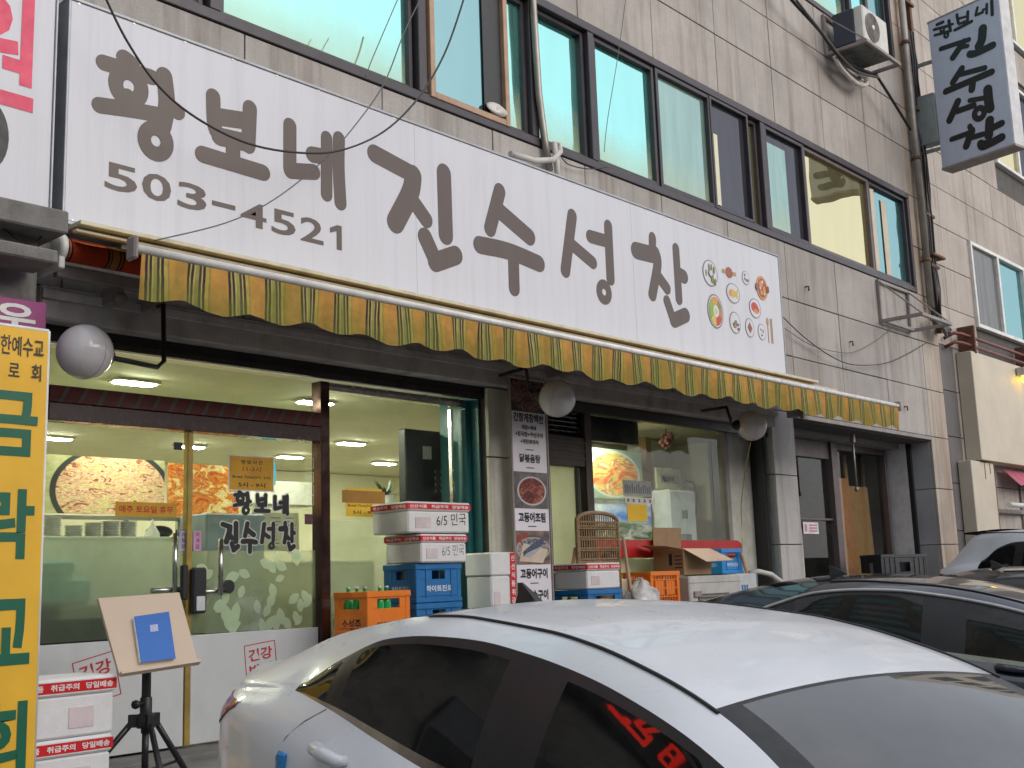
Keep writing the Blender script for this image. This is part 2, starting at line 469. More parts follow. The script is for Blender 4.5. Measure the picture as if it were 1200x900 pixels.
# ---------------------------------------------------------------- mesh helpers
class MB:
    """collects shapes; build() links them as one mesh object"""
    def __init__(s):
        s.v, s.f, s.m, s.sm = [], [], [], []
    def add(s, vs, fs, mi=0, smooth=False):
        k = len(s.v)
        s.v += [tuple(v) for v in vs]
        for f in fs:
            s.f.append([i + k for i in f])
            s.m.append(mi)
            s.sm.append(smooth)
        return s
    def box(s, x0, x1, y0, y1, z0, z1, mi=0):
        return s.add([(x0, y0, z0), (x1, y0, z0), (x1, y1, z0), (x0, y1, z0), (x0, y0, z1), (x1, y0, z1), (x1, y1, z1), (x0, y1, z1)],
                     [(0, 3, 2, 1), (4, 5, 6, 7), (0, 1, 5, 4), (1, 2, 6, 5), (2, 3, 7, 6), (3, 0, 4, 7)], mi)
    def cb(s, x0, x1, y0, y1, z0, z1, c=.008, mi=0):
        """box with chamfered edges"""
        vs, idx = [], {}
        X, Y, Z = (x0, x1), (y0, y1), (z0, z1)
        for i in (0, 1):
            for j in (0, 1):
                for k in (0, 1):
                    sx, sy, sz = 1 - 2 * i, 1 - 2 * j, 1 - 2 * k
                    for a in range(3):
                        idx[i, j, k, a] = len(vs)
                        vs.append((X[i] + (0 if a == 0 else c) * sx, Y[j] + (0 if a == 1 else c) * sy, Z[k] + (0 if a == 2 else c) * sz))
        fs = []
        for a in range(3):
            for e in (0, 1):
                o = [d for d in range(3) if d != a]
                q = []
                for p, r in ((0, 0), (1, 0), (1, 1), (0, 1)):
                    t = [0, 0, 0]
                    t[a], t[o[0]], t[o[1]] = e, p, r
                    q.append(idx[t[0], t[1], t[2], a])
                fs.append(q)
        for a in range(3):                     # edge chamfers along axis a
            o = [d for d in range(3) if d != a]
            for p in (0, 1):
                for r in (0, 1):
                    t0, t1 = [0, 0, 0], [0, 0, 0]
                    t0[a], t1[a] = 0, 1
                    t0[o[0]] = t1[o[0]] = p
                    t0[o[1]] = t1[o[1]] = r
                    fs.append([idx[(*t0, o[0])], idx[(*t1, o[0])], idx[(*t1, o[1])], idx[(*t0, o[1])]])
        for i in (0, 1):
            for j in (0, 1):
                for k in (0, 1):
                    fs.append([idx[i, j, k, 0], idx[i, j, k, 1], idx[i, j, k, 2]])
        return s.add(vs, fs, mi)
    def obox(s, c, ax, ay, az, mi=0):
        """box from centre and three half-axis vectors"""
        c, ax, ay, az = map(Vector, (c, ax, ay, az))
        vs = [c + ax * i + ay * j + az * k for k in (-1, 1) for (i, j) in ((-1, -1), (1, -1), (1, 1), (-1, 1))]
        return s.add(vs, [(0, 3, 2, 1), (4, 5, 6, 7), (0, 1, 5, 4), (1, 2, 6, 5), (2, 3, 7, 6), (3, 0, 4, 7)], mi)
    def bar(s, a, b, w, h, mi=0):
        a, b = Vector(a), Vector(b)
        d = (b - a).normalized()
        r = d.cross(Vector((0, 0, 1)))
        if r.length < 1e-3:
            r = Vector((1, 0, 0))
        r.normalize()
        u = r.cross(d)
        return s.obox((a + b) / 2, (b - a) / 2, r * (w / 2), u * (h / 2), mi)
    def tube(s, pts, r, n=8, mi=0, caps=True, smooth=True):
        pts = [Vector(p) for p in pts]
        rs = r if isinstance(r, (list, tuple)) else [r] * len(pts)
        ref = Vector((0, 0, 1))
        vs = []
        prev = None
        for i, p in enumerate(pts):
            d = (pts[min(i + 1, len(pts) - 1)] - pts[max(i - 1, 0)]).normalized()
            if prev is None:
                a = d.cross(ref)
                if a.length < .05:
                    a = d.cross(Vector((1, 0, 0)))
            else:
                a = prev - d * prev.dot(d)
            a.normalize()
            prev = a
            b = d.cross(a)
            for k in range(n):
                t = 2 * math.pi * k / n
                vs.append(p + (a * math.cos(t) + b * math.sin(t)) * rs[i])
        fs = [(i * n + k, i * n + (k + 1) % n, (i + 1) * n + (k + 1) % n, (i + 1) * n + k) for i in range(len(pts) - 1) for k in range(n)]
        s.add(vs, fs, mi, smooth)
        if caps:
            k = len(s.v) - len(vs)
            for f in ([k + i for i in range(n)][::-1], [len(s.v) - n + i for i in range(n)]):
                s.f.append(f)
                s.m.append(mi)
                s.sm.append(False)
        return s
    def lathe(s, c, axis, prof, n=20, mi=0):
        """prof: list of (radius, height along axis)"""
        c, axis = Vector(c), Vector(axis).normalized()
        a = axis.cross(Vector((0, 0, 1)))
        if a.length < .05:
            a = axis.cross(Vector((1, 0, 0)))
        a.normalize()
        b = axis.cross(a)
        vs = [c + axis * h + (a * math.cos(2 * math.pi * k / n) + b * math.sin(2 * math.pi * k / n)) * max(r, 1e-4) for r, h in prof for k in range(n)]
        fs = [(i * n + k, i * n + (k + 1) % n, (i + 1) * n + (k + 1) % n, (i + 1) * n + k) for i in range(len(prof) - 1) for k in range(n)]
        return s.add(vs, fs, mi, True)
    def sphere(s, c, r, n=28, m=16, sc=(1, 1, 1), mi=0):
        vs, fs = [], []
        for i in range(m + 1):
            t = math.pi * i / m
            for k in range(n):
                p = 2 * math.pi * k / n
                vs.append((c[0] + r * sc[0] * math.sin(t) * math.cos(p), c[1] + r * sc[1] * math.sin(t) * math.sin(p), c[2] + r * sc[2] * math.cos(t)))
        for i in range(m):
            for k in range(n):
                fs.append((i * n + k, (i + 1) * n + k, (i + 1) * n + (k + 1) % n, i * n + (k + 1) % n))
        return s.add(vs, fs, mi, True)
    def quad(s, a, b, c, d, mi=0):
        return s.add([a, b, c, d], [(0, 1, 2, 3)], mi)
    def grid(s, fn, nu, nv, mi=0, smooth=True):
        vs = [fn(i / nu, j / nv) for j in range(nv + 1) for i in range(nu + 1)]
        w = nu + 1
        return s.add(vs, [(j * w + i, j * w + i + 1, (j + 1) * w + i + 1, (j + 1) * w + i) for j in range(nv) for i in range(nu)], mi, smooth)
    def prism(s, poly, o, ru, rv, t, mi=0):
        """flat polygon given in plane coordinates, pushed out by vector t"""
        o, ru, rv, t = map(Vector, (o, ru, rv, t))
        n = len(poly)
        fr = [o + ru * p[0] + rv * p[1] for p in poly]
        vs = fr + [p + t for p in fr]
        fs = [list(range(n, 2 * n))] + [[i, (i + 1) % n, n + (i + 1) % n, n + i] for i in range(n)]
        return s.add(vs, fs, mi)
    def mesh(s, name, mats, org=None):
        me = bpy.data.meshes.new(name)
        if org is not None:
            ox, oy, oz = org
            vs = [(x - ox, y - oy, z - oz) for x, y, z in s.v]
        else:
            vs = s.v
        me.from_pydata(vs, [], s.f)
        for m in (mats if isinstance(mats, (list, tuple)) else [mats]):
            me.materials.append(m)
        me.polygons.foreach_set('material_index', s.m)
        me.polygons.foreach_set('use_smooth', s.sm)
        me.update()
        return me
    def build(s, name, mats, parent=None, world=True):
        """parent: the thing or part it belongs to; world: shapes were given in world coordinates"""
        org = wloc(parent) if (parent is not None and world) else None
        return link(name, s.mesh(name, mats, org), parent)

    def each(s, name, mats, parent=None, world=True):
        """links every connected piece as an object of its own"""
        par = list(range(len(s.v)))
        def find(i):
            while par[i] != i:
                par[i] = par[par[i]]
                i = par[i]
            return i
        for f in s.f:
            for i in f[1:]:
                par[find(i)] = find(f[0])
        groups = {}
        for k, f in enumerate(s.f):
            groups.setdefault(find(f[0]), []).append(k)
        out = []
        for fs in groups.values():
            b, idx = MB(), {}
            for k in fs:
                for i in s.f[k]:
                    if i not in idx:
                        idx[i] = len(b.v)
                        b.v.append(s.v[i])
                b.f.append([idx[i] for i in s.f[k]])
                b.m.append(s.m[k])
                b.sm.append(s.sm[k])
            out.append(b.build(name, mats, parent, world))
        return out

def wloc(o):
    p = Vector((0, 0, 0))
    while o is not None:
        p += o.location
        o = o.parent
    return p

def link(name, me, parent=None):
    o = bpy.data.objects.new(name, me)
    COL.objects.link(o)
    if parent is not None:
        o.parent = parent
    return o

def tag(o, label, cat, group=None):
    o['label'] = label
    o['category'] = cat
    if group:
        o['group'] = group
    return o

def thing(name, label, cat, loc=(0, 0, 0), group=None):
    o = bpy.data.objects.new(name, None)
    o.location = loc
    o.empty_display_size = .2
    COL.objects.link(o)
    return tag(o, label, cat, group)

def single(name, mb, mats, label, cat, loc=None, group=None):
    o = link(name, mb.mesh(name, mats, loc))
    if loc is not None:
        o.location = loc
    return tag(o, label, cat, group)

def setting(name, mb, mats):
    o = link(name, mb.mesh(name, mats))
    o['kind'] = 'structure'
    return o

def dup(root, loc, label, rotz=None):
    r = root.copy()
    COL.objects.link(r)
    r.location = loc
    r['label'] = label
    if rotz is not None:
        r.rotation_euler = (0, 0, rotz)
    for ch in root.children:
        c = ch.copy()
        COL.objects.link(c)
        c.parent = r
        for g in ch.children:
            d = g.copy()
            COL.objects.link(d)
            d.parent = c
    return r

_text_cache = {}
def text(body, parent, mat, org, ru, rv, h=None, w=None, bold=0., name='lettering', align='L', lift=0., world=True):
    """flat print: text laid on the plane org + ru*x + rv*y; h = cap box height, w = fitted width"""
    key = (body, bold)
    if key not in _text_cache:
        c = bpy.data.curves.new('text', 'FONT')
        c.body = body
        c.offset = bold
        c.resolution_u = 3
        o = bpy.data.objects.new('text', c)
        COL.objects.link(o)
        dg = bpy.context.evaluated_depsgraph_get()
        me = bpy.data.meshes.new_from_object(o.evaluated_get(dg))
        _text_cache[key] = ([tuple(v.co) for v in me.vertices], [tuple(p.vertices) for p in me.polygons])
        bpy.data.objects.remove(o, do_unlink=True)
        bpy.data.curves.remove(c)
        bpy.data.meshes.remove(me)
    vs, fs = _text_cache[key]
    x0, x1 = min(v[0] for v in vs), max(v[0] for v in vs)
    y0, y1 = min(v[1] for v in vs), max(v[1] for v in vs)
    sy = (h / (y1 - y0)) if h else w / (x1 - x0)
    sx = (w / (x1 - x0)) if w else sy
    org, ru, rv = Vector(org), Vector(ru).normalized(), Vector(rv).normalized()
    dx = {'L': 0, 'C': -(x1 - x0) * sx / 2, 'R': -(x1 - x0) * sx}[align]
    nrm = ru.cross(rv)
    mb = MB()
    mb.add([org + ru * ((v[0] - x0) * sx + dx) + rv * ((v[1] - y0) * sy) + nrm * lift for v in vs], fs)
    return mb.build(name, mat, parent, world)

def stroke_poly(pts, w):
    """outline of a round-ended brush stroke along a polyline (smoothed when it has 3 points or more)"""
    P = [Vector((p[0], p[1])) for p in pts]
    if len(P) > 2:
        Q = []
        for i in range(len(P) - 1):
            a, b, c, d = P[max(i - 1, 0)], P[i], P[i + 1], P[min(i + 2, len(P) - 1)]
            for k in range(5):
                t = k / 5
                Q.append(.5 * ((2 * b) + (c - a) * t + (2 * a - 5 * b + 4 * c - d) * t * t + (3 * b - a - 3 * c + d) * t ** 3))
        Q.append(P[-1])
        P = Q
    r = w / 2
    L, Rr = [], []
    for i, p in enumerate(P):
        d = (P[min(i + 1, len(P) - 1)] - P[max(i - 1, 0)]).normalized()
        nn = Vector((-d.y, d.x))
        L.append(p + nn * r)
        Rr.append(p - nn * r)
    d0 = (P[1] - P[0]).normalized()
    d1 = (P[-1] - P[-2]).normalized()
    a1 = math.atan2(d1.y, d1.x)
    a0 = math.atan2(-d0.y, -d0.x)
    cap1 = [P[-1] + Vector((math.cos(a1 + t), math.sin(a1 + t))) * r for t in [math.pi / 2 - math.pi * k / 8 for k in range(1, 8)]]
    cap0 = [P[0] + Vector((math.cos(a0 + t), math.sin(a0 + t))) * r for t in [math.pi / 2 - math.pi * k / 8 for k in range(1, 8)]]
    return L + cap1 + Rr[::-1] + cap0

def glyph(mb, strokes, o, ru, rv, nrm, t0, step=.0008, sx=1., sy=1., cx=0., cy=0., ws=1.):
    """adds the brush strokes of one character; each stroke sits a hair above the last"""
    o, ru, rv, nrm = map(Vector, (o, ru, rv, nrm))
    for i, s in enumerate(strokes):
        t = t0 + step * i
        if s[0] == 'o':
            (u, v), rad, w = s[1], s[2], s[3]
            u, v, rad, w = (u - cx) * sx, (v - cy) * sy, rad * sy, w * ws
            n = 28
            ring = []
            for rr in (rad + w * .12, max(rad - w, rad * .3)):
                ring += [o + ru * (u + rr * math.cos(2 * math.pi * k / n)) + rv * (v + rr * 1.05 * math.sin(2 * math.pi * k / n)) + nrm * t for k in range(n)]
            ring += [p - nrm * (t * .9) for p in ring[:n]]
            mb.add(ring, [(k, (k + 1) % n, n + (k + 1) % n, n + k) for k in range(n)] + [(k, (k + 1) % n, 2 * n + (k + 1) % n, 2 * n + k) for k in range(n)])
        else:
            pl = stroke_poly([((u - cx) * sx, (v - cy) * sy) for u, v in s[0]], s[1] * ws)
            mb.prism(pl, o + nrm * (t * .1), ru, rv, nrm * (t * .9))

def disc(mb, u, v, ru_, rv_, o, ru, rv, nrm, t, mi=0, n=26, a0=0., a1=None):
    full = a1 is None
    a1 = a0 + 2 * math.pi if full else a1
    k = n if full else max(4, int(n * (a1 - a0) / 6.28))
    pts = [(u + ru_ * math.cos(a0 + (a1 - a0) * i / k), v + rv_ * math.sin(a0 + (a1 - a0) * i / k)) for i in range(k if full else k + 1)]
    if not full:
        pts.append((u, v))
    mb.prism(pts, Vector(o) + Vector(nrm) * (t * .5), ru, rv, Vector(nrm) * (t * .5), mi)

UX, UY, UZ, NY = Vector((1, 0, 0)), Vector((0, 1, 0)), Vector((0, 0, 1)), Vector((0, -1, 0))

def ground_z(y):
    return max(0.0, min(.0926 * y, .639))

# ================================================================ ground
mb = MB()
mb.quad((-60, -60, 0), (90, -60, 0), (90, 0, 0), (-60, 0, 0))
setting('road', mb, ASPHALT)
mb = MB()
mb.grid(lambda a, b: (-30 + 90 * a, 6.9 * b, .0926 * 6.9 * b + .0), 30, 6, 0, False)
mb.quad((-30, 6.9, .639), (60, 6.9, .639), (60, 30, .639), (-30, 30, .639))
setting('sloping_forecourt', mb, CONC)

# ================================================================ main building
bld = thing('shop_building', 'grey granite clad shop building with dark framed upper windows and ground floor shops', 'building', (3.3, 7.0, .639))
XL, XR = 3.30, 18.12
mb = MB()
mb.box(XL, XR, 7.045, 7.40, 3.62, 5.95)
mb.box(XL, XR, 7.045, 7.40, 7.60, 9.80)
mb.box(XL, 14.42, 7.045, 7.40, 9.80, 13.0)
mb.box(17.44, XR, 7.045, 7.40, 5.95, 7.60)
mb.box(17.44, XR, 7.045, 7.40, 9.80, 13.0)
mb.box(14.42, 17.44, 7.045, 7.40, 11.3, 13.0)
mb.box(XL, XR, 7.40, 7.46, 3.62, 13.0)
mb.box(XL, XL + .05, 7.46, 14, .7, 13.0)
mb.box(XR - .05, XR, 7.46, 14, .7, 13.0)
mb.box(XL, XR, 7.46, 14, 12.9, 13.0)
mb.build('wall', BACK, bld)

colx = [XL, 3.47, 4.87, 6.275, 7.665, 9.065, 10.45, 11.84, 13.235, 14.63, 16.04, 17.45, XR]
_pan = {}
def panel(x0, x1, z0, z1, mat, y=7.0, parent=bld, name='stone_panel', g=.006, t=.042):
    if x1 - x0 < .03 or z1 - z0 < .03:
        return
    k = (round(x1 - x0, 3), round(z1 - z0, 3), mat.name)
    if k not in _pan:
        b = MB().cb(g, x1 - x0 - g, 0, t, g, z1 - z0 - g, .004)
        _pan[k] = b.mesh(name, mat)
    o = link(name, _pan[k], parent)
    o.location = Vector((x0, y + random.uniform(-.0025, .0025), z0)) - wloc(parent)
    return o
rows = [(3.70, 4.44), (4.44, 5.20), (5.20, 5.96), (7.60, 8.385), (8.385, 9.10), (9.10, 9.80), (9.80, 10.55), (10.55, 11.3), (11.3, 12.2), (12.2, 13.0)]
for z0, z1 in rows:
    for i in range(len(colx) - 1):
        x0, x1 = colx[i], colx[i + 1]
        if 9.7 < z0 < 11.2 and 14.5 < x0 < 17.4:
            continue
        if 9.7 < z0 < 11.2 and x1 > 14.5 and x0 < 14.5:
            x1 = 14.42
        panel(x0, x1, z0, z1, STONE_TAN if x0 > 17.4 else STONE)
for z0, z1 in ((5.96, 6.75), (6.75, 7.60), (9.80, 10.55), (10.55, 11.3)):
    panel(17.45, XR, z0, z1, STONE_TAN)
# ground floor piers
mb = MB(); mb.box(7.5, 7.79, 7.04, 7.42, .65, 3.46); mb.build('column_core', BACK, bld)
for z0, z1 in ((.66, 1.75), (1.75, 2.83), (2.83, 3.46)):
    panel(7.48, 7.80, z0, z1, STONE_COL)
mb = MB(); mb.box(12.60, 13.08, 7.045, 7.9, .65, 3.70); mb.build('pier_core', STONE_GREY, bld)
for z0, z1 in ((.66, 1.35), (1.35, 2.05), (2.05, 2.90), (2.90, 3.70)):
    panel(12.56, 13.12, z0, z1, STONE_PIER)
    b = MB().cb(12.565, 12.60, 7.043, 7.33, z0 + .005, z1 - .005, .003)
    b.build('stone_panel', STONE_GREY, bld)
for z0, z1 in ((.66, 1.35), (1.35, 2.05), (2.05, 2.90), (2.90, 3.70)):
    panel(17.45, XR, z0, z1, STONE_TAN)
    b = MB().cb(17.455, 17.49, 7.043, 7.40, z0 + .005, z1 - .005, .003)
    b.build('stone_panel', STONE_GREY, bld)
mb = MB(); mb.box(17.49, XR - .005, 7.046, 7.7, .65, 3.70); mb.build('pier_core', BACK, bld)
# lintel beam over the two lit shops, ledge over the third
mb = MB()
mb.cb(XL, 12.55, 6.93, 7.3, 3.47, 3.69, .012)
mb.cb(XL, 12.55, 6.90, 6.928, 3.60, 3.66, .005)
mb.each('lintel', BEAM, bld)
mb = MB(); mb.box(XL, 12.55, 7.06, 7.12, 3.36, 3.468); mb.box(XL, 7.5, 7.05, 7.058, 3.40, 3.42)
mb.build('shutter_box', BLACKMET, bld)
mb = MB(); mb.cb(13.125, 17.448, 6.985, 7.5, 3.64, 3.695, .004); mb.build('ledge', PAINTST, bld)
mb = MB(); mb.box(13.125, 17.45, 7.5, 7.7, 3.55, 3.68); mb.build('ceiling_panel', PAINTST, bld)
mb = MB(); mb.cb(XL, 18.1, 6.9, 7.6, .60, .672, .01); mb.build('threshold_step', CONC, bld)

# ---- upper windows
def win(x0, x1, z0, z1, mat, yp=7.10, fr=.045, fmat=FRAME, yf=7.05, extra=None):
    """one sliding sash: frame (part) with its pane (sub-part)"""
    b = MB()
    b.cb(x0, x0 + fr, yf, yp + .03, z0, z1, .004)
    b.cb(x1 - fr, x1, yf, yp + .03, z0, z1, .004)
    b.cb(x0 + fr, x1 - fr, yf + .002, yp + .03, z0, z0 + fr, .004)
    b.cb(x0 + fr, x1 - fr, yf + .002, yp + .03, z1 - fr, z1, .004)
    f = b.build('window', fmat, bld)
    p = MB().quad((x0 + fr, yp, z0 + fr), (x1 - fr, yp, z0 + fr), (x1 - fr, yp, z1 - fr), (x0 + fr, yp, z1 - fr)).build('pane', mat, f)
    return f
Z0, Z1 = 6.06, 7.50
mb = MB()
mb.cb(XL, 17.44, 6.985, 7.15, 5.965, 6.055, .006)
mb.cb(XL, 17.44, 6.985, 7.15, 7.505, 7.595, .006)
mb.cb(17.36, 17.44, 6.987, 7.15, 6.06, 7.50, .006)
for x in (4.60, 6.76, 8.30, 9.26, 12.86):
    mb.cb(x - .05, x + .05, 6.988, 7.15, 6.058, 7.502, .006)
mb.each('window_frame', FRAME, bld)
mb = MB(); mb.box(XL, 17.44, 7.2, 7.22, 5.97, 7.6); mb.build('dark_room_lining', BLACKMET, bld)
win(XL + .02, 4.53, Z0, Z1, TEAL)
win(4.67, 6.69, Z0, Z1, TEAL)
win(6.84, 7.90, Z0 - .02, Z1, TEAL_D, 7.03, .06, WOODTAN, 6.97)
mb = MB(); mb.box(7.58, 7.83, 7.012, 7.02, Z0 + .06, Z1 - .06); mb.build('window_blind', BLACKMET, bld)
mb = MB(); mb.grid(lambda a, t: (7.72 + .12 * math.cos(a * 6.283) * math.sin(t * 3.14) * (1 + .35 * math.sin(a * 19 + t * 7)), 6.985 + .03 * math.sin(a * 6.283) * math.sin(t * 3.14), 6.11 + .07 * (1 - math.cos(t * 3.14)) * (.6 + .3 * math.sin(a * 13 + 2))), 22, 10); mb.build('window_rag', HOSEW, bld)
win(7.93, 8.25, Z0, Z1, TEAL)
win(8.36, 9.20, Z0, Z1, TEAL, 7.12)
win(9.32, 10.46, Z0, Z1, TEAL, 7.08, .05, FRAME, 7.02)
win(10.47, 11.62, Z0, Z1, MESHGL, 7.06, .05, FRAME, 7.0)
win(11.60, 12.50, Z0, Z1, DARKGL, 7.05, .04, FRAME, 6.99)
mb = MB(); mb.box(11.66, 11.80, 7.036, 7.042, Z0 + .08, Z1 - .45); mb.build('window_blind', WALLIN, bld)
win(12.50, 12.80, Z0, Z1, PALEGL)
win(12.92, 13.98, Z0, Z1, DARKGL, 7.06, .05, FRAME, 7.0)
mb = MB(); mb.box(13.02, 13.52, 7.044, 7.05, Z0 + .08, Z1 - .2); mb.build('window_blind', MESHGL, bld)
win(14.0, 16.02, Z0, Z1, PALEGL, 7.08, .05, FRAME_B, 7.02)
win(16.04, 17.35, Z0, Z1, TEAL_D, 7.09, .05, FRAME, 7.03)
mb = MB()
mb.grid(lambda a, b: (16.12 + .18 * a, 7.075 + .01 * math.sin(a * 18), 6.12 + 1.3 * b), 12, 2)
mb.grid(lambda a, b: (16.55 + .16 * a, 7.075 + .01 * math.sin(a * 18), 6.12 + 1.2 * b), 12, 2)
mb.each('curtain', CREAM, bld)
# upper row above the air conditioner
mb = MB()
mb.cb(14.42, 17.44, 6.985, 7.15, 9.805, 9.89, .006)
mb.cb(14.42, 17.44, 6.985, 7.15, 11.22, 11.3, .006)
for x in (14.46, 15.9, 17.4):
    mb.cb(x - .04, x + .04, 6.988, 7.15, 9.892, 11.218, .006)
mb.each('window_frame', FRAME, bld)
mb = MB(); mb.box(14.42, 17.44, 7.2, 7.22, 9.8, 11.3); mb.build('dark_room_lining', BLACKMET, bld)
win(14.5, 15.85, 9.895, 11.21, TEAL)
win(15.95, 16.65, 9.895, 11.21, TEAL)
win(16.65, 17.35, 9.895, 11.21, TEAL_D)
# nails left in the cladding
mb = MB()
for x, z in ((13.72, 5.44), (16.55, 4.08), (14.9, 4.85)):
    mb.tube([(x, 7.0, z), (x, 6.95, z), (x, 6.95, z - .06)], .012, 6)
mb.each('wall_hook', RUST, bld)

# ---- lit shop front: frames and glass (part of the building)
GY = 7.25
mb = MB()
mb.cb(3.45, 3.50, 7.2, 7.3, .672, 3.36, .004)
mb.cb(5.74, 5.83, 7.19, 7.31, .672, 3.36, .004)
mb.each('door_post', POSTDARK, bld)
MB().cb(7.395, 7.46, 7.2, 7.3, .672, 3.36, .004).build('door_post', TEALPANEL, bld)
mb = MB(); mb.cb(3.502, 5.738, 7.18, 7.32, 2.99, 3.10, .004); mb.build('transom_beam', REDBEAM, bld)
mb = MB()
for k in range(16):
    x = 3.56 + k * .135
    mb.prism([(x, 2.992), (x + .03, 2.992), (x + .085, 3.098), (x + .055, 3.098)], (0, 7.179, 0), UX, UZ, (0, -.001, 0))
mb.each('beam_stripe', BEAMSTRIPE, bld)
mb = MB(); mb.cb(3.502, 5.738, 7.185, 7.315, 2.87, 2.986, .004); mb.build('door_head', MAROON, bld)
mb = MB(); mb.cb(5.832, 7.398, 7.2, 7.3, 3.29, 3.358, .004); mb.cb(5.832, 7.398, 7.2, 7.3, .672, .80, .004); mb.each('window_rail', STEEL, bld)
MB().quad((3.502, GY, 3.102), (5.738, GY, 3.102), (5.738, GY, 3.358), (3.502, GY, 3.358)).build('transom_window', GLASS2, bld)
MB().quad((5.832, GY, .802), (7.398, GY, .802), (7.398, GY, 3.288), (5.832, GY, 3.288)).build('shop_window', GLASS, bld)
MB().cb(7.46, 7.478, 7.1, 7.6, .672, 3.46, .003).each('reveal_panel', TEALPANEL, bld)
MB().cb(7.30, 7.33, 7.29, 7.33, .80, 3.28, .003).build('window_mullion', STEEL, bld)

def leaf(mb, x, z, L, a, y):
    ca, sa = math.cos(a), math.sin(a)
    pts = []
    for k in range(7):
        t = k / 6
        pts.append((L * (t - .5), L * .30 * math.sin(math.pi * t) ** .8))
    for k in range(5, 0, -1):
        t = k / 6
        pts.append((L * (t - .5), -L * .30 * math.sin(math.pi * t) ** .8))
    mb.add([(x + p[0] * ca - p[1] * sa, y, z + p[0] * sa + p[1] * ca) for p in pts], [list(range(len(pts)))])

def door(x0, x1, side):
    d = bpy.data.objects.new('glass_door', None)
    COL.objects.link(d)
    d.parent = bld
    d.location = Vector((x0, GY, .672)) - bld.location
    d['label'] = 'left glass door with a plain frosted band' if side < 0 else 'right glass door with leaf print and shop name'
    b = MB()
    MB().cb(x0, x1, GY - .02, GY + .02, .69, 1.43, .003).build('door_panel', DOORWHITE, d)
    MB().quad((x0, GY, 1.432), (x1, GY, 1.432), (x1, GY, 2.868), (x0, GY, 2.868)).build('door_glass', GLASS, d)
    return d
dl = door(3.505, 4.555, -1)
dr = door(4.61, 5.735, 1)
MB().cb(4.56, 4.605, GY - .03, GY + .03, .69, 2.868, .004).build('door_edge_strip', GOLD, dr)
MB().quad((3.506, GY + .012, 1.44), (4.553, GY + .012, 1.44), (4.553, GY + .012, 2.12), (3.506, GY + .012, 2.12)).build('frosted_film', FROST, dl)
MB().quad((4.612, GY + .012, 1.44), (5.733, GY + .012, 1.44), (5.733, GY + .012, 2.02), (4.612, GY + .012, 2.02)).build('frosted_film', FROST2, dr)
mb = MB()
rl = random.Random(3)
k = 0
while k < 40:
    x, z = rl.uniform(4.66, 5.68), 1.47 + .52 * rl.random() ** 1.4
    leaf(mb, x, z, rl.uniform(.09, .14), rl.uniform(.2, 2.9), GY - .004 - k * .0001)
    k += 1
mb.each('leaf_print', LEAFW, dr)
def pull(d, x, zz0, zz1):
    b = MB()
    b.tube([(x, GY - .09, zz0), (x, GY - .09, zz1)], .018, 10)
    for z in (zz0 + .04, zz1 - .03):
        b.tube([(x, GY - .09, z), (x + .04, GY, z)], .013, 8)
    b.build('door_handle', STEEL, d)
    MB().tube([(x - .16, GY - .06, zz0 + .03), (x + .06, GY - .06, zz0 + .03)], .02, 8).build('lock_bar', STEEL, d)
pull(dl, 4.43, 1.72, 2.14)
pull(dr, 4.80, 1.70, 2.10)
MB().cb(4.51, 4.56, GY - .06, GY - .022, 1.68, 1.92, .008).build('keypad_lock', BLACKPL, dl)
kp = MB().cb(4.58, 4.70, GY - .08, GY - .032, 1.58, 1.90, .014).build('keypad_lock', BLACKPL, dr)
MB().cb(4.61, 4.68, GY - .086, GY - .081, 1.60, 1.70, .003).build('key_plate', BOILER, kp)
MB().tube([(4.9, GY - .05, 1.76), (4.9, GY - .022, 1.76)], .05, 14).build('lock_knob', BLACKPL, dr)

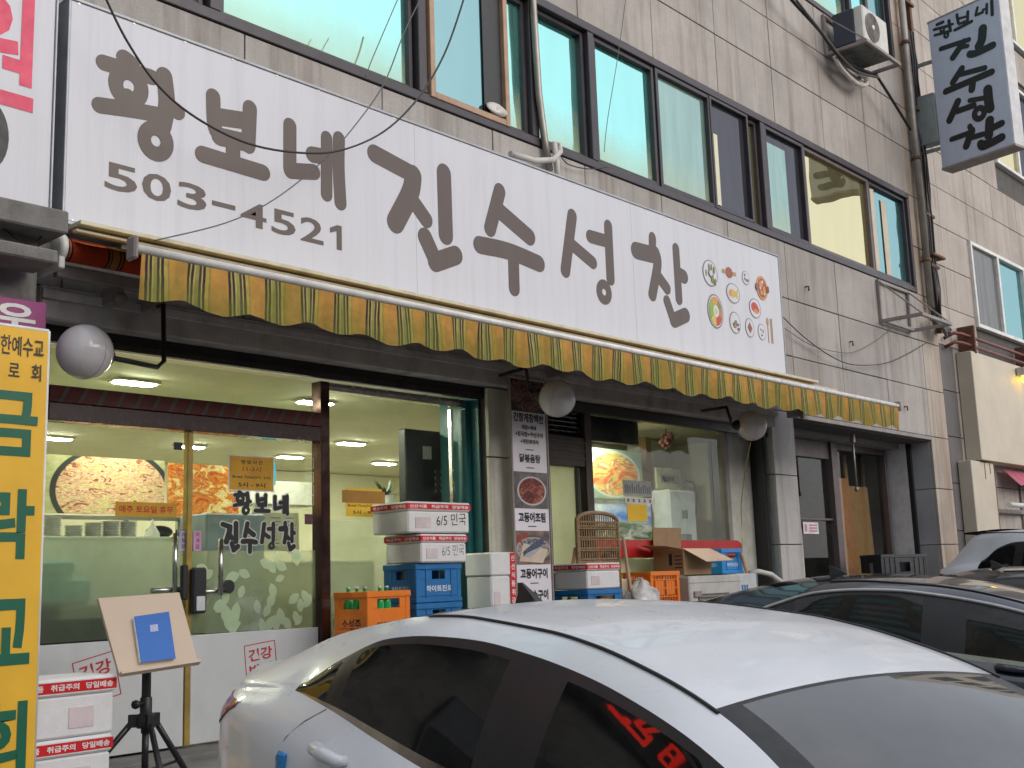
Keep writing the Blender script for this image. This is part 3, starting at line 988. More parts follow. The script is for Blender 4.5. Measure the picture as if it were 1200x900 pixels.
# brush strokes of the sign lettering: polylines with width, or (o, centre, radius, width) rings
SIGN_GLYPHS = [
    ('황', [([(3.731, 5.293), (3.786, 5.269)], 0.103), ([(3.581, 5.214), (3.938, 5.224)], 0.093), ('o', (3.766, 5.105), 0.136, 0.085), ([(3.761, 5.03), (3.775, 4.954)], 0.094), ([(3.56, 4.909), (3.775, 4.942), (3.992, 4.968)], 0.092), ([(4.031, 5.263), (4.055, 5.071), (4.03, 4.9)], 0.106), ([(4.052, 5.059), (4.141, 5.031)], 0.096), ('o', (3.976, 4.773), 0.124, 0.089)]) ,
    ('보', [([(4.426, 5.231), (4.442, 5.003), (4.51, 4.937)], 0.1), ([(4.741, 5.235), (4.728, 4.941)], 0.103), ([(4.46, 5.089), (4.716, 5.128)], 0.11), ([(4.483, 4.944), (4.725, 4.961)], 0.115), ([(4.597, 4.936), (4.598, 4.814)], 0.101), ([(4.344, 4.774), (4.86, 4.766)], 0.103)]) ,
    ('네', [([(5.104, 5.202), (5.103, 4.854)], 0.101), ([(5.109, 4.843), (5.33, 4.888)], 0.105), ([(5.318, 5.026), (5.435, 5.04)], 0.108), ([(5.458, 5.2), (5.454, 4.735)], 0.093), ([(5.582, 5.228), (5.576, 4.986), (5.592, 4.698)], 0.099)]) ,
    ('진', [([(5.953, 5.199), (6.381, 5.126)], 0.131), ([(6.381, 5.117), (6.34, 4.952), (6.171, 4.664)], 0.158), ([(6.314, 4.946), (6.52, 4.761)], 0.122), ([(6.745, 5.23), (6.75, 4.672)], 0.142), ([(6.501, 4.607), (6.623, 4.414)], 0.135), ([(6.615, 4.407), (6.862, 4.516)], 0.141)]) ,
    ('수', [([(7.457, 5.234), (7.311, 4.847)], 0.127), ([(7.448, 5.042), (7.847, 4.88)], 0.139), ([(7.17, 4.669), (7.561, 4.685), (7.972, 4.646)], 0.136), ([(7.613, 4.665), (7.61, 4.346)], 0.121)]) ,
    ('성', [([(8.5, 5.227), (8.359, 4.648)], 0.119), ([(8.488, 4.925), (8.795, 4.809)], 0.112), ([(8.776, 5.073), (9.052, 5.079)], 0.114), ([(9.078, 5.245), (9.075, 4.688)], 0.11), ('o', (8.957, 4.535), 0.111, 0.083)]) ,
    ('찬', [([(9.855, 5.278), (9.844, 5.166)], 0.108), ([(9.547, 5.078), (9.867, 5.091)], 0.156), ([(9.899, 5.124), (9.924, 5.004), (9.796, 4.644)], 0.119), ([(9.92, 4.87), (10.074, 4.76)], 0.115), ([(10.291, 5.244), (10.293, 4.963), (10.295, 4.675)], 0.106), ([(10.309, 4.966), (10.417, 4.949)], 0.133), ([(10.06, 4.62), (10.162, 4.423)], 0.104), ([(10.177, 4.425), (10.403, 4.515)], 0.138)]) ,
]
PROJ_GLYPHS = [
    ('황', [([(0.171, 10.452), (0.281, 10.45)], 0.048), ([(0.109, 10.391), (0.396, 10.344)], 0.042), ('o', (0.256, 10.328), 0.048, 0.036), ([(0.247, 10.304), (0.235, 10.268)], 0.036), ([(0.116, 10.29), (0.404, 10.248)], 0.039), ([(0.387, 10.428), (0.395, 10.269)], 0.048), ([(0.397, 10.354), (0.45, 10.342)], 0.036), ('o', (0.316, 10.206), 0.048, 0.039)]) ,
    ('보', [([(0.535, 10.467), (0.545, 10.325)], 0.045), ([(0.726, 10.434), (0.703, 10.281)], 0.045), ([(0.552, 10.391), (0.712, 10.366)], 0.033), ([(0.552, 10.298), (0.71, 10.288)], 0.036), ([(0.641, 10.301), (0.651, 10.228)], 0.036), ([(0.473, 10.229), (0.776, 10.249)], 0.045)]) ,
    ('네', [([(0.893, 10.429), (0.854, 10.327)], 0.042), ([(0.853, 10.318), (0.974, 10.319)], 0.039), ([(0.978, 10.357), (1.036, 10.349)], 0.033), ([(1.054, 10.418), (1.037, 10.271)], 0.039), ([(1.141, 10.437), (1.125, 10.209)], 0.048)]) ,
    ('진', [([(0.197, 10.02), (0.693, 9.972)], 0.054), ([(0.605, 9.975), (0.39, 9.79)], 0.073), ([(0.527, 9.905), (0.658, 9.878)], 0.048), ([(0.944, 10.052), (0.908, 9.882), (0.848, 9.8)], 0.097), ([(0.684, 9.732), (0.785, 9.704), (1.077, 9.718)], 0.079)]) ,
    ('수', [([(0.523, 9.55), (0.345, 9.381)], 0.073), ([(0.479, 9.465), (0.907, 9.408)], 0.06), ([(0.208, 9.28), (1.013, 9.3)], 0.073), ([(0.685, 9.268), (0.654, 9.145)], 0.079)]) ,
    ('성', [([(0.397, 9.04), (0.219, 8.783)], 0.079), ([(0.362, 8.884), (0.659, 8.877)], 0.067), ([(0.601, 8.981), (0.903, 8.919)], 0.054), ([(0.917, 9.046), (0.912, 8.85), (0.922, 8.731)], 0.103), ('o', (0.737, 8.715), 0.115, 0.073)]) ,
    ('찬', [([(0.555, 8.564), (0.566, 8.511)], 0.06), ([(0.226, 8.46), (0.595, 8.461)], 0.06), ([(0.581, 8.489), (0.459, 8.265)], 0.079), ([(0.585, 8.372), (0.756, 8.363)], 0.06), ([(0.895, 8.544), (0.852, 8.313)], 0.097), ([(0.879, 8.402), (1.082, 8.429)], 0.073), ([(0.707, 8.225), (0.751, 8.167), (1.058, 8.21)], 0.085)]) ,
]
LED_STROKES = [[(0.73, 5.0), (0.62, 5.1)], [(0.62, 5.1), (0.61, 5.15)], [(0.61, 5.09), (0.54, 5.08)], [(0.48, 4.88), (0.31, 4.88)], [(0.31, 4.88), (0.32, 4.96)], [(0.51, 5.15), (0.35, 5.23)], [(0.5, 5.23), (0.36, 5.3)], [(0.36, 5.3), (0.32, 5.4)], [(0.24, 4.88), (0.01, 4.92)], [(0.25, 5.05), (0.22, 5.44)], [(0.14, 5.07), (-0.1, 5.69)], [(0.18, 5.48), (-0.1, 5.69)], [(0.25, 5.05), (0.03, 5.09)], [(-0.0, 4.95), (0.0, 5.16)], [(-0.31, 5.12), (-0.36, 5.59)], [(-0.36, 5.59), (-0.56, 5.76)], [(-0.56, 5.76), (-0.55, 5.28)], [(-0.36, 5.37), (-0.56, 5.48)], [(-0.33, 5.11), (-0.54, 5.21)]]

# ================================================================ main sign
sign = thing('shop_sign', 'long white fascia sign with brown lettering, phone number and row of dish drawings', 'sign', (3.33, 6.75, 4.06))
SY = 6.75
SO, SN = (0, SY - .004, 0), NY
b = MB(); b.cb(3.345, 12.555, SY - .004, SY + .05, 4.08, 5.575, .004); b.build('sign_panel', SIGNW, sign)
b = MB()
b.cb(3.33, 12.57, SY - .012, SY + .26, 5.578, 5.60, .004)
b.cb(3.33, 12.57, SY - .012, SY + .26, 4.055, 4.078, .004)
b.cb(12.557, 12.572, SY - .012, SY + .26, 4.08, 5.576, .003)
b.cb(3.328, 3.343, SY - .012, SY + .26, 4.08, 5.576, .003)
b.box(3.35, 12.55, SY + .052, SY + .25, 4.09, 5.57)
b.build('sign_case', SIGNEDGE, sign)
b = MB()
for x in (3.8, 6.5, 9.2, 12.2):
    b.cb(x, x + .05, SY + .1, 7.0, 3.98, 4.05, .003)
b.each('sign_bracket', PAINTST, sign)
b = MB()
for x in (6.40, 9.48):
    b.box(x, x + .004, SY - .0048, SY - .0041, 4.085, 5.57)
b.each('panel_seam', SIGNEDGE, sign)
b = MB()
for k in range(24):
    x = 3.4 + k * .396
    for z in (4.088, 5.567):
        b.box(x - .008, x + .008, SY - .0065, SY - .0042, z - .007, z + .007)
b.each('sign_screw', ALU, sign)
for ch, st in SIGN_GLYPHS:
    b = MB(); glyph(b, st, SO, UX, UZ, SN, .0025, .00025, ws=1.2); b.build('letter', BROWNTXT, sign)
for ch, x0, z0, x1, z1 in (('5', 3.611, 4.352, 3.845, 4.54), ('0', 3.88, 4.35, 4.10, 4.54), ('3', 4.15, 4.348, 4.38, 4.536), ('-', 4.425, 4.42, 4.62, 4.455), ('4', 4.664, 4.33, 4.89, 4.515), ('5', 4.935, 4.325, 5.155, 4.515), ('2', 5.20, 4.318, 5.42, 4.512), ('1', 5.475, 4.313, 5.60, 4.51)):
    if ch in '-1':
        b = MB()
        if ch == '-':
            b.cb(x0, x1, SY - .007, SY - .0045, z0, z1, .0008)
        else:
            b.prism([(x1 - .05, z0), (x1, z0), (x1, z1), (x1 - .045, z1), (x0 + .01, z1 - .035), (x0 + .01, z1 - .075), (x1 - .05, z1 - .05)], (0, SY - .0045, 0), UX, UZ, (0, -.0025, 0))
        b.build('digit', BROWNTXT, sign)
    else:
        text(ch, sign, BROWNTXT, (x0, SY - .006, z0), UX, UZ, z1 - z0, x1 - x0, .018, 'digit')
# dish drawings: [grey ring, white plate, then flat coloured pieces]
RING = M('sign_grey_print', (.2, .17, .16), .5)
DG = M('sign_olive_print', (.2, .24, .06), .5); OR_ = M('sign_orange_print', (.65, .27, .08), .5); RD = M('sign_red_print', (.55, .07, .05), .5)
TN = M('sign_tan_print', (.42, .28, .12), .5); YL = M('sign_yellow_print', (.62, .5, .1), .5); BRN = M('sign_brown_print', (.3, .1, .06), .5); LG = M('sign_green_print', (.24, .4, .05), .5)
PM = [RING, SIGNW, DG, OR_, RD, TN, YL, BRN, LG]
def dish(u, v, ru_, rv_, pieces):
    b = MB()
    a = (SO, UX, UZ, SN)
    disc(b, u, v, ru_, rv_, *a, .004, 0)
    disc(b, u, v, ru_ * .9, rv_ * .92, *a, .0055, 1)
    for i, p in enumerate(pieces):
        k, du, dv, pu, pv, mi = p[:6]
        t = .007 + i * .0008
        if k == 'd':
            disc(b, u + du * ru_, v + dv * rv_, pu * ru_, pv * rv_, *a, t, mi, 16)
        elif k == 'w':
            disc(b, u, v, ru_ * .82, rv_ * .84, *a, t, mi, 40, pu, pv)
        elif k == 'p':
            b.prism([(u + ru_ * x, v + rv_ * y) for x, y in p[6]], Vector(SO) + SN * (t * .5), UX, UZ, SN * (t * .5), mi)
    return b.build('dish_drawing', PM, sign)
rr = random.Random(5)
dish(10.958, 5.085, .155, .155, [('d', rr.uniform(-.6, .6), rr.uniform(-.6, .6), .1, .25, rr.choice((2, 0, 2))) for _ in range(11)] + [('d', 0, 0, .3, .3, 0), ('d', 0, 0, .22, .22, 1)])
dish(11.741, 5.166, .085, .085, [('d', rr.uniform(-.5, .5), rr.uniform(-.5, .5), .2, .2, 0) for _ in range(5)])
dish(12.106, 5.103, .13, .15, [('d', 0, 0, 1, 1, 3), ('d', 0, 0, .8, .8, 7), ('d', -.2, .3, .3, .25, 3), ('d', .35, -.1, .25, .3, 3), ('d', -.2, -.4, .25, .22, 3), ('d', .05, .5, .16, .14, 1), ('d', -.4, -.05, .14, .12, 1), ('d', .3, -.45, .15, .12, 1), ('d', -1., 0, .2, .3, 7), ('d', 1., 0, .2, .3, 7)])
dish(11.431, 4.928, .15, .12, [('p', 0, 0, 0, 0, 6, [(-.55, .0), (-.15, .45), (.3, .25), (.7, .5), (.62, 0), (.7, -.5), (.3, -.3), (-.15, -.5)]), ('p', 0, 0, 0, 0, 3, [(-.7, -.05), (-.45, .35), (-.2, .2), (-.25, -.3), (-.5, -.4)])])
dish(11.91, 4.822, .135, .12, [('d', -.1, .1, .6, .5, 4), ('d', .2, -.25, .45, .25, 3), ('p', 0, 0, 0, 0, 4, [(-.3, .6), (.3, .4), (.7, -.1), (.5, -.3), (-.1, .1)])])
dish(11.019, 4.651, .165, .2, [('w', 0, 0, 1.05, 2.1, 3), ('w', 0, 0, .3, 1.03, 2), ('w', 0, 0, -.4, .28, 5), ('w', 0, 0, -1.6, -.42, 4), ('w', 0, 0, -2.5, -1.62, 6), ('w', 0, 0, 2.12, 3.0, 8), ('w', 0, 0, 3.02, 3.76, 8), ('d', 0, 0, .36, .36, 1), ('d', 0, 0, .16, .16, 6)])
dish(11.43, 4.579, .12, .13, [('d', rr.uniform(-.55, .55), rr.uniform(-.55, .55), .22, .13, rr.choice((0, 5, 0))) for _ in range(10)])
dish(11.754, 4.564, .1, .115, [('p', 0, 0, 0, 0, 7, [(0, .6), (.55, 0), (0, -.6), (-.55, 0)])])
dish(12.03, 4.552, .09, .1, [('d', -.25, .25, .18, .14, 0), ('d', .3, .1, .15, .2, 0), ('d', -.05, -.4, .2, .14, 0)])
b = MB()
b.prism([(11.22, 5.14), (11.22, 5.185), (11.52, 5.19), (11.52, 5.145)], Vector(SO) + SN * .002, UX, UZ, SN * .002, 0)
disc(b, 11.37, 5.166, .075, .065, SO, UX, UZ, SN, .0055, 1)
b.build('dish_drawing', [TN, BRN], sign)
b = MB()
disc(b, 12.185, 4.70, .028, .05, SO, UX, UZ, SN, .004, 0)
b.prism([(12.178, 4.44), (12.192, 4.44), (12.192, 4.69), (12.178, 4.69)], Vector(SO) + SN * .002, UX, UZ, SN * .003, 0)
b.prism([(12.25, 4.44), (12.262, 4.44), (12.262, 4.75), (12.25, 4.75)], Vector(SO) + SN * .002, UX, UZ, SN * .003, 0)
b.prism([(12.28, 4.44), (12.292, 4.44), (12.292, 4.75), (12.28, 4.75)], Vector(SO) + SN * .002, UX, UZ, SN * .003, 0)
b.build('cutlery_drawing', [TN], sign)

# lettering on the glass door, white halo below black strokes
HALO = M('white_halo_vinyl', (.62, .64, .6), .5)
def door_letters(idx, x0, x1, z0, z1, par):
    us = []
    for i in idx:
        for s in SIGN_GLYPHS[i][1]:
            us += [(s[1][0] - s[2], s[1][1] - s[2]), (s[1][0] + s[2], s[1][1] + s[2])] if s[0] == 'o' else s[0]
    ux0, ux1 = min(u[0] for u in us), max(u[0] for u in us)
    uz0, uz1 = min(u[1] for u in us), max(u[1] for u in us)
    sx, sz = (x1 - x0) / (ux1 - ux0), (z1 - z0) / (uz1 - uz0)
    for i in idx:
        for mat, t, ws in ((HALO, .003, sz * 1.75), (BLACKTXT, .009, sz * 1.15)):
            b = MB()
            glyph(b, SIGN_GLYPHS[i][1], (x0, GY - .003, z0), UX, UZ, NY, t, .0004, sx, sz, ux0, uz0, ws)
            b.build('letter' if mat is BLACKTXT else 'letter_halo', mat, par)
door_letters((0, 1, 2), 4.97, 5.45, 2.285, 2.45, dr)
door_letters((3, 4, 5, 6), 4.87, 5.51, 2.01, 2.23, dr)
# contactless and alarm stickers on the door glass
b = MB()
for z in (2.70, 2.59, 2.49, 2.41):
    for a_, c_ in (((5.625, z - .04), (5.705, z - .037)), ((5.625, z + .037), (5.705, z + .04)), ((5.622, z - .04), (5.625, z + .04)), ((5.705, z - .04), (5.708, z + .04))):
        b.box(a_[0], c_[0], GY - .004, GY - .003, a_[1], c_[1])
for r_ in (.012, .022, .032):
    for k in range(6):
        t = .5 + k * .4
        b.box(5.665 + r_ * math.cos(t) - .004, 5.665 + r_ * math.cos(t) + .004, GY - .0045, GY - .0035, 2.575 + r_ * math.sin(t) - .003, 2.575 + r_ * math.sin(t) + .003)
b.build('sticker', LEAFW, dr)
MB().cb(5.62, 5.70, GY - .004, GY - .002, 2.22, 2.30, .0005).build('card_sticker', M('dark_sticker', (.12, .05, .07), .4, var=.6, vscale=40), dr)
MB().cb(4.46, 4.53, GY - .004, GY - .002, 2.735, 2.79, .0005).build('alarm_sticker', BLACKPL, dl)
# red stamp prints on the white door panels
def stamp(d, o, ru, s, l1, l2):
    ru = Vector(ru).normalized(); rv = Vector((-ru.z, 0, ru.x))
    o = Vector(o)
    b = MB()
    for a_, c_ in ((o, o + ru * s), (o + rv * s, o + ru * s + rv * s), (o, o + rv * s), (o + ru * s, o + ru * s + rv * s)):
        b.bar(a_, c_, .002, .006)
    b.each('stamp_border', REDINK, d)
    text(l1, d, REDINK, o + ru * (s * .5) + rv * (s * .55), ru, rv, s * .33, s * .78, .022, 'stamp_lettering', 'C', .001)
    text(l2, d, REDINK, o + ru * (s * .5) + rv * (s * .13), ru, rv, s * .33, s * .78, .022, 'stamp_lettering', 'C', .001)
stamp(dr, (5.08, GY - .0215, 1.06), (1, 0, .1), .27, '건강', '밥상')
stamp(dl, (3.80, GY - .0215, 1.02), (1, 0, .22), .29, '건강', '밥상')

# notices stuck inside the glass: things of their own
def notice(name, label, x0, x1, z0, z1, mat, lines, y=GY - .004, group=None, cat='notice'):
    t = thing(name, label, cat, ((x0 + x1) / 2, y, z0), group)
    MB().cb(x0, x1, y - .001, y + .001, z0, z1, .0004).build('sheet', mat, t)
    for (s, zf, hf, wf, m_, bd) in lines:
        text(s, t, m_, ((x0 + x1) / 2, y - .002, z0 + (z1 - z0) * zf), UX, UZ, (z1 - z0) * hf, (x1 - x0) * wf, bd, 'lettering', 'C')
    return t
hl = [('영 업 시 간', .78, .11, .5, INK, .02), ('11-3시', .55, .16, .42, REDINK, .012), ('Break Time(3시- 5시)', .32, .12, .88, INK, .015), ('5시 - 9시', .08, .14, .62, INK, .02)]
nd = notice('opening_hours_notice', 'amber opening hours notice taped high on the glass door above the shop name', 4.93, 5.32, 2.47, 2.72, AMBER, hl)
MB().cb(4.92, 5.33, GY - .0085 + .006, GY - .001, 2.46, 2.73, .0004).build('backing_sheet', PAPER, nd)
nw = notice('opening_hours_notice', 'yellow opening hours notice beside the stacked white boxes in the shop window', 6.03, 6.42, 2.29, 2.52, YELPAPER, hl, GY - .006)
notice('brown_paper_strip', 'brown translucent paper strip lying over the yellow hours notice', 5.99, 6.45, 2.40, 2.50, M('brown_paper', (.4, .2, .03), .6), [], GY - .010, cat='paper')
notice('holiday_notice', 'small amber closing day notice on the left glass door above the plates', 4.02, 4.49, 2.255, 2.355, AMBER, [('매주 토요일 휴무', .25, .5, .88, REDINK, .02)])
MB().quad((5.90, GY + .03, 1.5), (6.50, GY + .03, 1.5), (6.50, GY + .03, 2.26), (5.90, GY + .03, 2.26)).build('window_film', FROST, bld)
for x, m_, s, lb in ((4.515, M('lilac_tag', (.42, .4, .6), .6), '자동문', 'lilac vertical push tag on the left door near its handle'), (4.63, M('pink_tag', (.6, .3, .5), .6), '미세요', 'pink vertical push tag on the right door near the gold edge')):
    t = thing('door_tag', lb, 'tag', (x, GY - .004, 2.02))
    MB().cb(x, x + .065, GY - .005, GY - .003, 2.02, 2.16, .0004).build('sheet', m_, t)
    for i, ch in enumerate(s):
        text(ch, t, INK, (x + .032, GY - .006, 2.12 - i * .042), UX, UZ, .03, None, .01, 'lettering', 'C')

# ================================================================ awning
aw = thing('awning', 'yellow and olive striped awning with wavy valance hanging below the long white sign', 'awning', (3.3, 6.72, 3.67))
b = MB()
def val(a, t):
    x = 3.335 + 10.17 * a
    sc_ = .5 + .5 * math.cos((x - 3.5) / .46 * 2 * math.pi)
    z1_ = 3.645
    z0_ = 3.385 - .021 * math.cos((x - 3.4) / .46 * 2 * math.pi) - .012 * math.sin(x * 5.1)
    z = z1_ + (z0_ - z1_) * t
    y = 5.785 + .014 * t * math.sin(x / .46 * 2 * math.pi + .8) + .012 * t * math.sin(x * 4.3) + .006 * t * math.sin(x * 23 + 2 * math.sin(x * 3.1)) + .004 * t * math.sin(x * 57)
    return (x, y, z)
b.grid(val, 420, 6)
b.build('valance', AWN, aw)
MB().grid(lambda a, t: (3.335 + 10.17 * a, 6.66 - .86 * t, 3.925 - .25 * t - .02 * math.sin(t * math.pi)), 40, 4).build('awning_cloth', AWN, aw)
MB().tube([(3.28, 5.80, 3.675), (13.52, 5.80, 3.675)], .026, 12).build('front_bar', M('white_bar', (.8, .78, .76), .3), aw)
MB().tube([(3.30, 6.66, 3.86), (13.5, 6.66, 3.86)], .075, 16).build('roller', AWN_RED, aw)
b = MB()
b.cb(3.27, 3.30, 5.75, 5.85, 3.60, 3.74, .012)
b.cb(13.52, 13.55, 5.76, 5.85, 3.61, 3.73, .012)
b.each('end_cap', PAINTST, aw)
b = MB(); b.lathe((3.25, 6.66, 3.86), (1, 0, 0), [(0, 0), (.06, 0), (.09, .01), (.09, .045), (.075, .05)], 16); b.cb(3.25, 3.29, 6.6, 6.99, 3.72, 3.80, .006)
b.build('roller_bracket', WHITE_FR, aw)
b = MB()
b.cb(3.33, 13.5, 6.55, 6.60, 3.955, 3.975, .004)
b.cb(3.33, 12.9, 6.50, 6.73, 3.99, 4.02, .004)
b.each('cover_rail', M('cover_rail_cream', (.62, .58, .44), .5, dirt=.35, dirtcol=(.3, .26, .12)), aw)
b = MB(); b.cb(3.3, 13.5, 6.72, 6.78, 3.70, 3.78, .006); b.build('back_bar', PAINTST, aw)
b = MB()
for x in (3.70, 3.98, 8.2, 12.8):
    b.cb(x, x + .07, 6.74, 6.92, 3.60, 3.72, .01)
    b.lathe((x + .035, 6.74, 3.62), (0, -1, 0), [(0, .0), (.045, 0), (.045, .03), (.0, .03)], 12)
b.each('clamp', PAINTST, aw)
b = MB()
for x in (4.05, 8.6, 13.2):
    b.bar((x, 6.75, 3.74), (x, 5.83, 3.655), .03, .03)
b.each('awning_arm', PAINTST, aw)

# ================================================================ globe lamps
def globe(label, x, y, z, pipe, neckv):
    t = thing('globe_lamp', label, 'lamp', (x, y, z), 'round globe lamps under the awning')
    MB().sphere((x, y, z), .165, 36, 20).build('globe', GLOBE, t)
    nv = Vector(neckv).normalized()
    b = MB(); b.lathe(Vector((x, y, z)) - nv * .003, nv, [(.1652, 0), (.1668, .001), (.1668, .005), (.1652, .006)], 36); b.build('globe_seam', SIGNEDGE, t)
    b = MB(); b.lathe(Vector((x, y, z)) + nv * .15, nv, [(.055, 0), (.06, .015), (.05, .05), (.02, .07), (.015, .09)], 16)
    b.build('lamp_socket', BLACKMET, t)
    MB().tube(pipe + [tuple(Vector((x, y, z)) + nv * .23)], .017, 8).build('lamp_pipe', BLACKMET, t)
globe('milky globe lamp beside the yellow banner, unlit', 3.33, 6.4, 3.17, [(4.02, 6.9, 3.62), (3.98, 6.62, 3.60), (3.98, 6.60, 3.22), (3.92, 6.58, 3.17)], (1, .32, 0))
globe('milky globe lamp in front of the tall menu banner, unlit', 7.74, 6.4, 3.30, [(7.55, 6.9, 3.56), (7.45, 6.5, 3.56), (7.46, 6.50, 3.50), (7.6, 6.62, 3.40)], (-.4, .8, .3))
globe('milky globe lamp beside the bare granite pier, unlit', 11.05, 6.4, 3.31, [(10.85, 6.9, 3.52), (10.72, 6.5, 3.50), (10.72, 6.46, 3.36), (10.78, 6.5, 3.32)], (-.75, .6, .05))

# ================================================================ projecting sign
ps = thing('projecting_sign', 'pale blue box sign with black brush lettering sticking out above the drainpipes', 'sign', (17.94, 6.6, 8.0))
PO = Vector((17.95, 6.6, 0)); PR = Vector((-.1992, -.98, 0)).normalized(); PN = Vector((-.98, .1992, 0)).normalized()
b = MB(); b.obox(PO + PR * .628 - PN * .14 + UZ * 9.29, PR * .625, PN * .14, UZ * 1.265); b.build('sign_case', M('projecting_case', (.6, .6, .62), .4, dirt=.15), ps)
b = MB(); b.obox(PO + PR * .628 + PN * .004 + UZ * 9.29, PR * .612, PN * .006, UZ * 1.25); b.build('sign_face', SIGNBLUE, ps)
b = MB()
for z in (8.03, 10.55):
    b.obox(PO + PR * .628 - PN * .14 + UZ * (z), PR * .635, PN * .15, UZ * .018)
b.each('sign_trim', PAINTST, ps)
for ch, st in PROJ_GLYPHS:
    b = MB(); glyph(b, st, PO + PN * .010, PR, UZ, PN, .004, .0004, ws=1.15 if ch in '황보네' else 1.5); b.build('letter', BLACKTXT, ps)
b = MB(); b.cb(17.93, 18.12, 6.61, 6.98, 8.50, 9.35, .01); b.bar((18.0, 7.0, 8.4), (18.0, 6.62, 8.4), .05, .05); b.bar((18.0, 7.0, 9.9), (18.0, 6.62, 9.9), .05, .05)
b.each('bracket_box', M('bracket_grey', (.22, .25, .25), .5, dirt=.5), ps)

# ================================================================ left neighbour
nb = thing('neighbour_building', 'weathered building end with grey plaster left of the long white sign', 'building', (-2, 7.0, .639))
b = MB(); b.cb(-12, 3.15, 7.02, 14, .64, 12.5, .01); b.build('wall', M('weathered_plaster', (.3, .29, .28), .9, var=.25, vscale=5, dirt=.6, bump=.4, bscale=40), nb)
b = MB(); b.cb(2.75, 3.10, 6.55, 7.018, .64, 3.95, .02); b.build('pier', M('rough_pier', (.24, .235, .23), .9, var=.3, vscale=8, dirt=.6, bump=.5, bscale=50), nb)
b = MB(); b.cb(1.2, 3.18, 6.35, 7.015, 3.86, 4.0, .01); b.cb(2.2, 3.05, 6.2, 6.5, 3.62, 3.7, .01); b.each('canopy_ledge', M('dark_ledge', (.2, .19, .18), .85, var=.3, dirt=.6, bump=.4), nb)
b = MB(); b.cb(-2.6, .9, 6.9, 7.0, 1.0, 3.2, .01); b.build('shop_window', DARKGL, nb)
for k in range(5):
    b = MB(); x = -11.5 + k * 2.9
    b.cb(x, x + 2.5, 6.97, 7.03, 6.2, 7.9, .01)
    f_ = b.build('window', FRAME, nb)
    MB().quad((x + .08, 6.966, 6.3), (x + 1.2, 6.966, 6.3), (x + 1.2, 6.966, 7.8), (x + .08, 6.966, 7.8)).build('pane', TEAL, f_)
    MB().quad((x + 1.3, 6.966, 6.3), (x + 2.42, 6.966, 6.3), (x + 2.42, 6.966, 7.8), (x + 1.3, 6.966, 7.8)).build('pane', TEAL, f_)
ls = thing('neighbour_sign', 'white sign panel with large red letters at the left, beside the long white sign', 'sign', (2.1, 6.6, 4.04))
b = MB(); b.cb(1.0, 3.175, 6.6, 6.85, 4.04, 6.1, .008); b.build('sign_panel', SIGNW, ls)
b = MB(); b.cb(.99, 3.185, 6.595, 6.86, 4.0, 4.037, .004); b.cb(3.177, 3.19, 6.595, 6.86, 4.04, 6.1, .003); b.each('sign_trim', SIGNEDGE, ls)
text('원', ls, REDTXT, (3.05, 6.597, 4.66), UX, UZ, .74, .48, .025, 'letter', 'R')
b = MB(); disc(b, 2.98, 5.50, .11, .11, (0, 6.6, 0), UX, UZ, NY, .003); b.build('letter', M('teal_print', (.0, .25, .2), .5), ls)
b = MB(); disc(b, 2.78, 4.45, .13, .22, (0, 6.6, 0), UX, UZ, NY, .003); b.build('letter', BLACKTXT, ls)
pk = thing('magenta_sign', 'small magenta sign with a white ring letter above the yellow banner', 'sign', (2.6, 6.40, 3.2))
b = MB(); b.cb(2.1, 3.085, 6.40, 6.5, 3.05, 3.43, .004); b.build('sign_panel', PINK, pk)
text('우', pk, WHITEINK, (2.78, 6.397, 3.24), UX, UZ, .16, .24, .03, 'letter')
bn = thing('church_banner', 'tall yellow vertical banner with green church lettering at the left edge', 'banner', (2.4, 5.9, .55))
def ban(a, t):
    return (2.49 + .37 * a, 5.9 + .003 * math.sin(a * 5 + t * 3), .55 + 2.59 * t)
MB().grid(ban, 12, 16).build('banner_cloth', YELLOW, bn)
b = MB(); b.tube([(2.87, 5.925, .55), (2.87, 5.925, 3.15)], .012, 8); b.tube([(2.48, 5.925, .55), (2.48, 5.925, 3.15)], .012, 8); b.tube([(2.48, 5.925, 3.15), (2.87, 5.925, 3.15)], .012, 8); b.each('banner_frame', WHITE_FR, bn)
for ch, z, h in (('금', 2.46, .34), ('락', 1.93, .36), ('교', 1.40, .33), ('회', .86, .36)):
    text(ch, bn, GREENTXT, (2.815, 5.895, z), UX, UZ, h, .285, .03, 'letter', 'R')
text('대한예수교', bn, BLACKTXT, (2.835, 5.895, 2.99), UX, UZ, .105, .29, .012, 'lettering', 'R')
text('장   로   회', bn, BLACKTXT, (2.825, 5.895, 2.865), UX, UZ, .09, .30, .012, 'lettering', 'R')
# lit dot sign of the neighbour, seen mirrored in the white car's front window
led = thing('led_sign', 'dark dot matrix sign with glowing red characters on the weathered wall', 'sign', (0, 6.79, 4.72))
b = MB(); b.cb(-.75, .88, 6.79, 7.01, 4.72, 5.85, .01); b.build('sign_case', BLACKPL, led)
b = MB()
for i, s_ in enumerate(LED_STROKES):
    b.prism(stroke_poly(s_, .08), (0, 6.789, 0), UX, UZ, (0, -.002 - .0004 * i, 0))
b.build('lit_characters', LEDRED, led)

